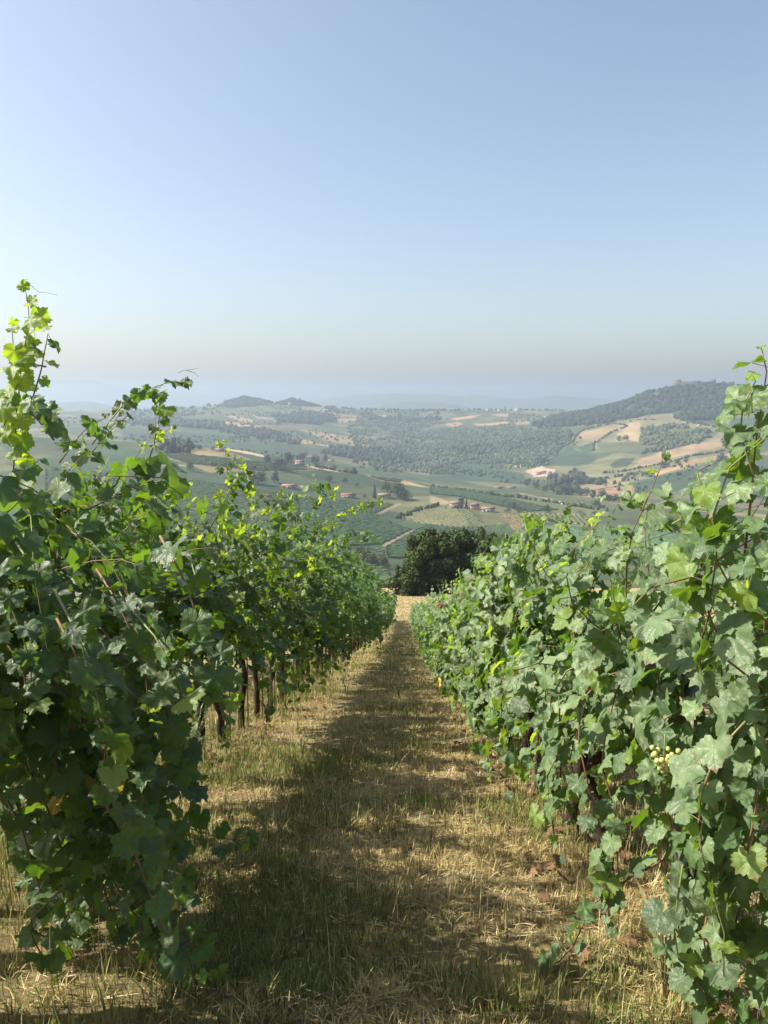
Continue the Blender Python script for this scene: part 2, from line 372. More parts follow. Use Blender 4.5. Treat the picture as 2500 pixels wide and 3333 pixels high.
COVER = [  # (range, colour, polygon)
    (FAR, DVINE, c1([(0, 380), (250, 400), (640, 430), (1000, 500), (740, 520), (330, 470), (0, 440)])),
    (FAR, OLIVE, c1([(300, 270), (520, 262), (740, 290), (620, 330), (330, 330)])),
    (FAR, MEADOW, c1([(1480, 330), (1600, 290), (1700, 310), (1640, 350)])),
    (FAR, STRAW, c1([(520, 322), (570, 318), (680, 350), (640, 358)])),
    (FAR, STRAW, c1([(490, 350), (560, 352), (700, 375), (745, 397), (700, 397), (560, 371)])),
    (FAR, STRAW, c1([(1080, 330), (1120, 335), (1200, 338), (1200, 353), (1110, 357)])),
    (FAR, STRAW, c1([(1268, 325), (1330, 316), (1365, 325), (1340, 343), (1290, 345)])),
    (FAR, (.28, .25, .13), c1([(910, 280), (960, 270), (1070, 285), (1060, 312), (960, 310)])),
    (FAR, STRAW, c1([(850, 432), (900, 440), (1070, 475), (1060, 482), (900, 461)])),
    (FAR, (.30, .24, .13), c1([(890, 388), (1000, 405), (1150, 425), (1290, 480), (1320, 495), (1200, 478), (1060, 452), (960, 412)])),
    (FAR, (.30, .26, .14), c1([(1405, 515), (1490, 525), (1485, 552), (1440, 545)])),
    (FAR, (.28, .25, .14), c1([(550, 416), (620, 414), (840, 440), (840, 447), (620, 424)])),
    (FAR, (.27, .26, .14), c1([(660, 318), (780, 336), (780, 346), (690, 334)])),
    (FAR, OLIVE, c2([(200, 300), (390, 305), (390, 345), (120, 345)])),
    (FAR, STRAW, c2([(215, 345), (380, 335), (385, 357), (250, 362)])),
    (FAR, STRAW, c2([(75, 348), (140, 338), (160, 350), (110, 363)])),
    (FAR, STRAW, c2([(105, 320), (200, 305), (260, 300), (200, 320), (130, 331)])),
    (FAR, STRAW, c2([(290, 298), (380, 294), (390, 310), (330, 309)])),
    (FAR, (.30, .25, .14), c2([(415, 328), (480, 328), (490, 347), (420, 352)])),
    (FAR, STRAW, c2([(560, 308), (640, 303), (630, 320), (570, 323)])),
    (FAR, PINK, c2([(470, 485), (497, 482), (497, 495), (475, 498)])),
    (FAR, (.20, .21, .10), c2([(600, 550), (690, 560), (760, 545), (880, 500), (1000, 380), (1440, 380), (1500, 480), (1300, 560), (960, 640), (760, 640), (620, 575)])),
    (FAR, (.22, .22, .11), c2([(640, 440), (740, 390), (900, 350), (1240, 290), (1260, 330), (1450, 370), (1480, 420), (800, 470)])),
    (FAR, (.24, .22, .12), c2([(880, 345), (1060, 310), (1200, 290), (1230, 320), (1060, 350)])),
    (FAR, (.36, .28, .15), c2([(740, 385), (900, 355), (980, 355), (880, 395), (810, 435), (735, 432)])),
    (FAR, (.40, .32, .175), c2([(980, 340), (1030, 335), (1040, 375), (1030, 432), (960, 432), (905, 422), (920, 390)])),
    (FAR, OLIVE, c2([(820, 435), (1030, 435), (1030, 500), (940, 490), (830, 490)])),
    (FAR, DVINE, c2([(605, 515), (680, 458), (830, 520), (780, 542), (650, 552)])),
    (FAR, (.06, .085, .045), c2([(880, 543), (940, 515), (1010, 517), (970, 557), (900, 562)])),
    (FAR, DVINE, c2([(720, 460), (790, 440), (800, 482), (755, 492)])),
    (FAR, OLIVE, c2([(1030, 370), (1200, 350), (1420, 390), (1300, 450), (1130, 482), (1030, 512)])),
    (FAR, (.37, .285, .16), c2([(1030, 520), (1150, 480), (1300, 440), (1440, 420), (1440, 455), (1200, 512), (1060, 557), (1000, 557)])),
    (FAR, STRAW, c2([(1085, 590), (1200, 545), (1300, 520), (1560, 478), (1560, 500), (1300, 543), (1100, 607)])),
    (FAR, DVINE, c2([(1000, 640), (1280, 570), (1460, 560), (1500, 640), (1100, 700)])),
    (FAR, PINK, c2([(760, 690), (860, 662), (990, 650), (1000, 722), (880, 727), (770, 710)])),
    (FAR, (.33, .27, .15), c2([(700, 660), (860, 620), (960, 610), (970, 640), (800, 670)])),
    (FAR, PALE, c2([(470, 575), (540, 555), (612, 570), (600, 605), (510, 607)])),
    (FAR, PALE, c2([(410, 550), (460, 548), (450, 558), (415, 557)])),
    (FAR, DVINE, c2([(0, 540), (240, 560), (470, 590), (460, 640), (0, 620)])),
    (MID, MEADOW, c1([(150, 520), (330, 515), (740, 560), (1000, 600), (700, 610), (330, 570)])),
    (MID, DVINE, c1([(830, 600), (1200, 615), (1500, 690), (1300, 690), (980, 650)])),
    (MID, PALE, c1([(520, 488), (640, 503), (735, 526), (728, 534), (600, 512), (520, 497)])),
    (MID, (.30, .26, .15), c1([(340, 513), (430, 522), (520, 552), (510, 560), (420, 532)])),
    (MID, (.30, .26, .15), c1([(200, 568), (400, 574), (400, 581), (200, 577)])),
    (MID, PALE, c1([(940, 573), (1090, 598), (1110, 609), (950, 586)])),
    (MID, STRAW, c1([(1080, 558), (1130, 553), (1160, 572), (1110, 583)])),
    (MID, STRAW, c1([(1195, 597), (1280, 585), (1365, 598), (1260, 620), (1210, 612)])),
    (MID, (.38, .31, .17), c1([(1255, 628), (1340, 640), (1450, 655), (1590, 692), (1490, 683), (1330, 657)])),
    (MID, (.155, .165, .075), c1([(1490, 740), (1600, 728), (1680, 765), (1600, 785), (1480, 770)])),
    (MID, DVINE, c1([(900, 730), (1200, 760), (1400, 770), (1280, 830), (1300, 840), (1400, 880), (1500, 910), (1340, 1010), (1100, 1000), (900, 900)])),
    (MID, (.30, .25, .15), c1([(1290, 828), (1420, 772), (1440, 772), (1310, 836)])),
    (MID, (.28, .25, .16), c1([(1330, 985), (1480, 908), (1500, 912), (1345, 997)])),
    (MID, (.26, .235, .115), c1([(1430, 850), (1530, 810), (1600, 790), (1760, 800), (1790, 870), (1720, 905), (1560, 880)])),
    (MID, (.10, .125, .055), c1([(1720, 800), (1830, 810), (1870, 900), (1790, 890)])),
    (MID, DVINE, c2([(0, 655), (200, 680), (420, 720), (640, 770), (470, 780), (300, 740), (120, 700), (0, 690)])),
    (MID, (.13, .16, .07), c2([(330, 710), (480, 705), (880, 770), (880, 800), (480, 790), (330, 745)])),
    (MID, (.32, .28, .17), c2([(60, 667), (160, 678), (360, 703), (360, 710), (160, 687), (60, 673)])),
    (MID, (.30, .27, .17), c2([(440, 685), (600, 715), (600, 722), (440, 692)])),
    (MID, (.25, .20, .12), c2([(330, 790), (480, 790), (540, 850), (430, 880), (380, 830)])),
    (MID, (.36, .30, .18), c2([(480, 784), (830, 794), (830, 802), (480, 792)])),
    (MID, (.21, .21, .10), c2([(500, 790), (810, 795), (800, 850), (700, 835), (520, 825)])),
    (MID, (.33, .26, .15), c2([(0, 700), (60, 715), (110, 735), (60, 745), (0, 735)])),
]
def cover_colour(X, Y, Z):
    n1 = fbm(X / 160, Y / 230, 77, 3); n2 = fbm(X / 40, Y / 40, 78, 3); n3 = vnoise(X / 260, Y / 330, 79)
    c = np.empty((len(X), 3))
    mos = np.where((n3 * 5).astype(int) % 2 == 0, 1., 0.)
    c[:] = np.array(VINE); c += (np.array(OLIVE) - np.array(VINE)) * (np.clip((n1 - .4) * 4, 0, 1) * .8)[:, None]
    c += (np.array(DVINE) - c) * (mos * .5)[:, None]
    w1 = 50 * (fbm(X / 200, Y / 200, 61, 2) - .5); w2 = 50 * (fbm(X / 200, Y / 200, 62, 2) - .5)
    pa = np.floor((X * .8 + Y * .6 + w1) / 95); pb = np.floor((-X * .6 + Y * .8 + w2) / 170); hp = hash2(pa, pb, 5)
    for lo, hi, kc in ((.0, .16, DVINE), (.16, .30, OLIVE), (.30, .42, MEADOW), (.42, .52, (.19, .18, .09)), (.52, .60, (.055, .10, .05)), (.60, .64, (.30, .25, .13))):
        k = (hp >= lo) & (hp < hi); c[k] = c[k] * .25 + np.array(kc) * .75
    xp, yp = proj(X, Y, Z)
    xp = xp + (n2 - .5) * 5; yp = yp + (vnoise(X / 30, Y / 30, 80) - .5) * 2
    for (a, b), k, poly in COVER:
        s = (Y > a) & (Y < b); s[s] = inside(poly, xp[s], yp[s]); c[s] = k
    c *= np.array((1.02, .96, .95))
    return c * .62 * (.62 + .76 * n2)[:, None]

def grid_faces(nr, nc):
    i = np.arange(nr - 1)[:, None] * nc + np.arange(nc - 1)[None]; i = i.ravel()
    return np.stack([i, i + 1, i + nc + 1, i + nc], 1)

# near ground
xs = np.concatenate([np.linspace(-75, -6, 30)[:-1], np.linspace(-6, 6, 90), np.linspace(6, 75, 30)[1:]])
ys = np.concatenate([np.linspace(-30, 1, 12)[:-1], np.linspace(1, 14, 100)[:-1], np.linspace(14, 128, 130)])
GX, GY = np.meshgrid(xs, ys)
o = obj('ground', mesh('ground', np.stack([GX.ravel(), GY.ravel(), ground_z(GX.ravel(), GY.ravel())], 1), grid_faces(len(ys), len(xs)), M_ground))
tag(o, 'dry mown ground of the vineyard alley sloping downhill', kind='structure')
# valley and hills
us = np.linspace(-.72, .72, 620)
Ds = np.concatenate([np.linspace(118, 500, 50)[:-1], np.linspace(500, 1300, 150)[:-1], np.geomspace(1300, 4600, 190)])
U, D = np.meshgrid(us, Ds)
X = (U * D).ravel(); Y = D.ravel(); Z = land_z(X, Y) - np.where(Y < 127, .25, 0)
o = obj('hills', mesh('hills', np.stack([X, Y, Z], 1), grid_faces(len(Ds), len(us)), M_land, colr=cover_colour(X, Y, Z)))
tag(o, 'patchwork of vineyards, straw fields and woods across the valley', kind='structure')
# far ranges
RANGES = [  # distance, half-depth, ridge line
    (5600, 260, [(0, 880), (100, 870), (200, 868), (260, 880), (400, 898), (760, 898), (800, 880), (830, 870), (860, 866), (900, 868), (960, 872), (1000, 878), (1040, 884), (1100, 895), (1659, 900)]),
    (7600, 420, [(0, 880), (90, 872), (240, 882), (480, 895), (620, 872), (680, 864), (720, 858), (800, 851), (850, 848), (920, 850), (980, 856), (1020, 852), (1060, 855), (1110, 862), (1160, 857), (1195, 853), (1240, 858), (1330, 866), (1420, 872), (1659, 876)]),
    (10200, 600, [(-200, 858), (0, 842), (90, 830), (130, 822), (200, 822), (260, 832), (340, 842), (420, 846), (500, 862), (560, 874), (700, 880), (860, 878), (1100, 876), (1400, 882), (1659, 870), (1800, 862)]),
]
us = np.linspace(-.7, .7, 330); Ds = np.concatenate([np.linspace(4580, 6400, 34)[:-1], np.linspace(6400, 8600, 30)[:-1], np.linspace(8600, 11200, 28)])
U, D = np.meshgrid(us, Ds); X = (U * D).ravel(); Y = D.ravel()
xp = (384 + U.ravel() * 768) * 1659 / 768
Z = yt(897) * 4600 + 0 * X
for d0, w, ks in RANGES:
    top = yt(np.interp(xp, [k[0] for k in ks], [k[1] for k in ks])) * d0 + 26 * (fbm(X / 500, Y * 0 + d0, 3, 4) - .5)
    Z = np.maximum(Z, yt(897) * 4600 + (top - yt(897) * 4600) * np.exp(-((Y - d0) / w) ** 2) * (1 + .12 * (fbm(X / 350, Y / 350, 12, 3) - .5) * np.clip(abs(Y - d0) / w, 0, 1)))
o = obj('mountains', mesh('mountains', np.stack([X, Y, Z], 1), grid_faces(len(Ds), len(us)), M_land,
        colr=np.array([(.07, .095, .055)]) * (.7 + .6 * fbm(X / 300, Y / 300, 4, 3))[:, None]))
tag(o, 'faint blue mountain ranges fading into the haze', kind='structure')

# haze: the air of the valley
hb = MB(); zlo, zhi = -185., 175.
hb.box((0, 5700, (zlo + zhi) / 2), (18400, 11500, zhi - zlo))
m, nt, new, link = newmat('haze_air')
v = new('ShaderNodeVolumePrincipled'); o_ = new('ShaderNodeOutputMaterial'); link(v.outputs[0], o_.inputs['Volume'])
v.inputs['Color'].default_value = (.475, .568, .705, 1); v.inputs['Density'].default_value = HAZE_DENSITY; v.inputs['Anisotropy'].default_value = .35
tag(hb.build('haze', m), kind='stuff')

# ------------------------------------------------------------------ woods, hedges and single trees of the valley
def blob_cloud(P, size, colr, r, sub=1):
    """many small tree masses: a lumpy 20-sided crown each (P = base points)"""
    t = (1 + 5 ** .5) / 2
    iv = np.array([(-1, t, 0), (1, t, 0), (-1, -t, 0), (1, -t, 0), (0, -1, t), (0, 1, t), (0, -1, -t), (0, 1, -t), (t, 0, -1), (t, 0, 1), (-t, 0, -1), (-t, 0, 1)], float)
    iv /= np.linalg.norm(iv[0])
    jf = np.array([(0, 11, 5), (0, 5, 1), (0, 1, 7), (0, 7, 10), (0, 10, 11), (1, 5, 9), (5, 11, 4), (11, 10, 2), (10, 7, 6), (7, 1, 8), (3, 9, 4), (3, 4, 2), (3, 2, 6), (3, 6, 8), (3, 8, 9), (4, 9, 5), (2, 4, 11), (6, 2, 10), (8, 6, 7), (9, 8, 1)])
    n = len(P); a = r.uniform(0, 6.28, n)
    V = iv[None] * r.uniform(.6, 1.25, (n, 12, 1))
    ca, sa = np.cos(a)[:, None], np.sin(a)[:, None]
    V = np.stack([V[..., 0] * ca - V[..., 1] * sa, V[..., 0] * sa + V[..., 1] * ca, V[..., 2]], -1)
    sc = np.stack([size * r.uniform(.45, .65, n), size * r.uniform(.45, .65, n), size * r.uniform(.5, .75, n)], 1)
    V = V * sc[:, None, :] + P[:, None, :] + np.stack([np.zeros(n), np.zeros(n), size * .38], 1)[:, None, :]
    F = (jf[None] + (np.arange(n) * 12)[:, None, None]).reshape(-1, 3)
    C = np.repeat(np.asarray(colr) * r.uniform(.6, 1.5, (n, 1)), 12, 0) if np.ndim(colr) == 1 else np.repeat(colr, 12, 0)
    return V.reshape(-1, 3), F, C
WOODS = [  # label, range, size m, spacing m, colour, polygon
    ('dark wood on the slopes below the castle', (2150, 2900), 11, 9.5, (.034, .052, .026), c2([(520, 350), (640, 300), (800, 262), (940, 238), (1060, 178), (1140, 168), (1195, 176), (1300, 174), (1400, 170), (1430, 156), (1500, 162), (1600, 190), (1600, 300), (1490, 290), (1440, 375), (1330, 345), (1210, 312), (1290, 276), (1100, 296), (900, 338), (640, 368), (540, 372)])),
    ('pale olive thicket on the slope under the white farm', (1800, 2500), 7, 8, (.10, .125, .06), c2([(1040, 372), (1200, 352), (1420, 392), (1300, 448), (1130, 480), (1035, 508)])),
    ('wood along the valley stream', (1150, 2000), 9, 10, (.042, .062, .032), c2([(560, 640), (640, 585), (740, 588), (790, 618), (740, 690), (640, 700)])),
    ('low wood beside the pink field', (1150, 2000), 8, 10, (.045, .062, .034), c2([(705, 655), (820, 628), (880, 632), (870, 652), (780, 672)])),
    ('broad wood filling the head of the valley', (1450, 3000), 6, 7.5, (.095, .135, .066), c2([(0, 370), (140, 365), (380, 362), (540, 375), (700, 400), (690, 440), (600, 500), (560, 540), (400, 538), (250, 520), (60, 545), (-110, 500), (-140, 430)])),
    ('scrubby wood on the gullied slopes under the ridge', (1500, 3300), 5, 9.9, (.09, .125, .062), c2([(-420, 330), (0, 330), (200, 372), (640, 370), (700, 420), (600, 560), (300, 600), (0, 600), (-300, 560)])),
    ('dark tree belt across the head of the valley', (1450, 3000), 9, 9, (.05, .075, .036), c2([(60, 470), (250, 452), (420, 436), (600, 400), (690, 392), (690, 420), (560, 462), (380, 480), (240, 500), (100, 505)])),
    ('dark tree belt low on the far left slope', (1400, 3200), 9, 9, (.05, .075, .036), c1([(140, 345), (420, 350), (640, 400), (900, 455), (900, 470), (600, 425), (380, 385), (140, 372)])),
    ('belt of trees above the straw fields under the ridge', (2200, 3400), 9, 9, (.05, .075, .036), c2([(-330, 300), (-100, 318), (60, 322), (60, 338), (-120, 340), (-330, 325)])),
    ('wood on the left hilltop of the ridge', (3100, 3600), 6.5, 6.5, (.036, .052, .028), c1([(505, 268), (540, 235), (600, 215), (640, 212), (720, 225), (775, 238), (770, 262), (600, 278), (520, 280)])),
    ('wood around the hilltop village', (3100, 3600), 6.5, 6.5, (.036, .052, .028), c1([(790, 245), (830, 228), (900, 222), (960, 240), (1020, 262), (1020, 272), (900, 270), (800, 262)])),
    ('wood strip below the ridge village', (2400, 3400), 10, 9, (.040, .060, .030), c1([(780, 322), (900, 298), (1060, 318), (1080, 350), (1060, 372), (900, 362), (790, 352)])),
    ('hedge-like wood under the straw strip', (1500, 3000), 9, 8, (.042, .062, .032), c1([(612, 392), (700, 398), (840, 428), (845, 447), (700, 428), (612, 418)])),
    ('wood band on the far side of the hamlet', (1150, 2300), 9, 8, (.045, .068, .034), c1([(980, 485), (1150, 478), (1300, 500), (1450, 540), (1470, 572), (1350, 582), (1200, 548), (1010, 515)])),
    ('wood patch on the left slope', (1150, 3000), 9, 14, (.05, .075, .036), c1([(60, 330), (330, 340), (420, 380), (200, 385), (40, 370)])),
    ('dark trees along the left spur', (700, 1250), 8, 8, (.036, .055, .028), c1([(185, 475), (330, 465), (355, 488), (325, 513), (200, 508)])),
    ('hedge trees above the ridge line fields', (2800, 3500), 10, 22, (.045, .065, .034), c1([(1040, 285), (1300, 300), (1640, 300), (1640, 318), (1300, 318), (1040, 312)])),
    ('scrub below the far left ridge', (2600, 3500), 9, 26, (.055, .075, .04), c1([(0, 275), (500, 275), (780, 320), (500, 320), (0, 330)])),
]
def scatter(poly, rng_d, sp, r, thin=.36):
    """points on the land seen inside a photo polygon, about sp metres apart"""
    x0, y0 = poly.min(0); x1, y1 = poly.max(0)
    ctr = [hit(x, y, rng_d[0]) for x, y in poly]
    Xs = [c[0] for c in ctr]; Ysr = np.clip([c[1] for c in ctr], *rng_d)
    bx = (min(Xs) - 60, max(Xs) + 60); by = (max(rng_d[0], min(Ysr) - 250), min(rng_d[1], max(Ysr) + 350))
    n = min(int((bx[1] - bx[0]) * (by[1] - by[0]) / sp ** 2), 60000)
    X = r.uniform(*bx, n); Y = r.uniform(*by, n); Z = land_z(X, Y)
    a, b = proj(X, Y, Z); a = a + 34 * (fbm(X / 110, Y / 140, 71, 3) - .5); b = b + 13 * (fbm(X / 110, Y / 140, 72, 3) - .5)
    k = inside(poly, a, b) & (fbm(X / 55, Y / 70, 73, 3) > (thin if sp < 9.8 else .47))
    return np.stack([X[k], Y[k], Z[k]], 1)
NW = 0
for lab, rd, s, sp, cc, poly in WOODS:
    r = np.random.default_rng(len(lab) + int(s * 10))
    P = scatter(poly, rd, sp, r)
    if not len(P): continue
    NW += len(P)
    V, F, C = blob_cloud(P, s * r.uniform(.4, 1.6, len(P)) ** 1.0, np.array(cc) * .62, r)
    tag(obj('woodland', mesh('woodland', V, F, M_wood, colr=C, smooth=False)), lab, 'wood', 'woods across the valley', 'stuff')
# hedgerows and lanes of bushes along field edges
HEDGES = [
    ((1150, 2800), 5, c2([(600, 505), (640, 465), (700, 440), (720, 400), (760, 375), (900, 345), (975, 357), (900, 385), (830, 430), (800, 445), (800, 480)])),
    ((1150, 2800), 5, c2([(840, 590), (960, 580), (1060, 560), (1200, 530), (1320, 500), (1440, 480)])),
    ((1150, 2800), 6, c2([(1200, 300), (1300, 345), (1440, 372)])),
    ((1150, 2800), 5, c2([(700, 645), (800, 625), (960, 600), (1080, 590)])),
    ((1150, 2800), 4, c2([(1110, 330), (1030, 326), (1000, 330)])),
    ((500, 1250), 4, c2([(0, 655), (160, 676), (360, 704), (640, 740), (860, 775)])),
    ((500, 1250), 4, c1([(440, 575), (600, 590), (740, 600)])),
    ((500, 1250), 4, c1([(960, 580), (1100, 605), (1200, 620)])),
    ((500, 1250), 4, c1([(1420, 850), (1500, 815), (1620, 785)])),
    ((1150, 3600), 8, c1([(860, 430), (760, 405)])),
    ((2600, 3600), 9, c1([(1010, 268), (1110, 282), (1180, 288), (1290, 292), (1390, 290), (1540, 296), (1650, 296)])),
    ((2600, 3600), 8, c2([(0, 282), (120, 280), (240, 278), (380, 274), (540, 276), (660, 282)])),
]
for rd, s, line in HEDGES:
    r = np.random.default_rng(int(line[0, 0] * 3 + line[0, 1]))
    A = np.array([hit(x, y, rd[0]) for x, y in line]); P = []
    for a, b in zip(A[:-1], A[1:]):
        L = np.linalg.norm((b - a)[:2])
        if L > 900: continue
        t = r.uniform(0, 1, int(L / (s * .55)) + 1)
        P.append(a[:2] + (b - a)[:2] * t[:, None] + r.normal(0, s * .3, (len(t), 2)))
    P = np.concatenate(P); P = P[r.random(len(P)) > .18]
    P = np.column_stack([P, land_z(P[:, 0], P[:, 1])])
    V, F, C = blob_cloud(P, s * r.uniform(.5, 1.3, len(P)), np.array((.030, .044, .022)), r)
    tag(obj('hedgerow', mesh('hedgerow', V, F, M_wood, colr=C, smooth=False)), 'bushy hedgerow running between two valley fields', 'hedgerow', 'hedgerows across the valley', 'stuff')

def crown_mesh(name, r, n, clumps, leaf, dark, light, mat):
    """leaf faces spread over clump shells; clumps = [(cx, cy, cz, rx, ry, rz)]"""
    cl = np.array(clumps, float); w = (cl[:, 3] * cl[:, 5]); k = r.choice(len(cl), n, p=w / w.sum())
    d = r.normal(size=(n, 3)); d /= np.linalg.norm(d, axis=1)[:, None]
    rad = r.uniform(.55, 1.06, n) ** .6
    P = cl[k, :3] + d * cl[k, 3:] * rad[:, None]
    nrm = d + r.normal(0, .38, (n, 3)); nrm /= np.linalg.norm(nrm, axis=1)[:, None]
    a = np.cross(nrm, r.normal(size=(n, 3))); a /= np.linalg.norm(a, axis=1)[:, None]; b = np.cross(nrm, a)
    s = leaf * r.uniform(.6, 1.5, (n, 1))
    V = np.stack([P - a * s * .55, P - b * s * .4 + nrm * s * .1, P + a * s * .6, P + b * s * .4 - nrm * s * .05], 1).reshape(-1, 3)
    F = np.arange(n * 4).reshape(-1, 4)
    C = np.array(dark) + (np.array(light) - np.array(dark)) * r.uniform(0, 1, (n, 1))
    return mesh(name, V, F, mat, colr=np.repeat(C, 4, 0), smooth=False)
def clumps_for(r, n, w, h, base=.25, elong=1., sz=(.16, .30)):
    out = []
    for i in range(n):
        a = r.uniform(0, 6.28); q = r.uniform(0, .62) ** .7; z = r.uniform(base, .88)
        prof = math.sin(min(1, (z - base + .12) / (1.02 - base)) * math.pi) ** .6
        s = r.uniform(*sz)
        out.append((math.cos(a) * q * w * prof * .8, math.sin(a) * q * w * prof * .8, z * h, s * w * elong, s * w * elong, s * w * 1.0))
    return out
def tufts_for(r, n, w, h):
    return [(math.cos(a) * q * w, math.sin(a) * q * w, h * (1 - .55 * q * q) * r.uniform(.86, 1.0), s, s, s * 1.5) for a, q, s in zip(r.uniform(0, 6.28, n), r.uniform(0, .48, n), w * r.uniform(.04, .09, n))]
def trunk_mb(r, h, rad, limbs=5, spread=.3):
    mb = MB(); mb.tube([(0, 0, -.4), (0.02 * h, 0, h * .2), (0, .02 * h, h * .45), (.02 * h, 0, h * .72)], [rad * 1.25, rad, rad * .75, rad * .3], 7)
    for i in range(limbs):
        a = r.uniform(0, 6.28); z0 = h * r.uniform(.2, .45); q = h * spread
        mb.tube([(0, 0, z0), (math.cos(a) * q * .5, math.sin(a) * q * .5, z0 + h * .16), (math.cos(a) * q, math.sin(a) * q, z0 + h * r.uniform(.25, .4))], [rad * .5, rad * .35, rad * .12], 5)
    return mb
M_trunk = simple('tree_bark', (.05, .04, .03), (.09, .07, .05), .9, 6)
PROTO = {}
for kind, nv in (('round', 4), ('tall', 2), ('cypress', 1), ('bush', 2)):
    for i in range(nv):
        r = np.random.default_rng(100 + i * 7 + len(kind))
        if kind == 'round': cl = clumps_for(r, 16, 1.0, 1.0, .28)
        elif kind == 'tall': cl = clumps_for(r, 16, .55, 1.0, .22)
        elif kind == 'bush': cl = clumps_for(r, 9, 1.3, 1.0, .2)
        else: cl = [(0, 0, z, .13 * (1.05 - z) + .03, .13 * (1.05 - z) + .03, .12) for z in np.linspace(.1, .93, 9)]
        n = {'round': 620, 'tall': 560, 'cypress': 420, 'bush': 380}[kind]
        d_, l_ = {'round': ((.03, .05, .022), (.065, .085, .036)), 'tall': ((.035, .055, .028), (.075, .095, .045)), 'cypress': ((.02, .035, .018), (.035, .05, .026)), 'bush': ((.04, .06, .026), (.08, .10, .045))}[kind]
        PROTO.setdefault(kind, []).append((crown_mesh('crown', r, n, cl, .085, d_, l_, M_wood), trunk_mb(r, 1., .03, 4, .25).mesh('trunk', M_trunk)))
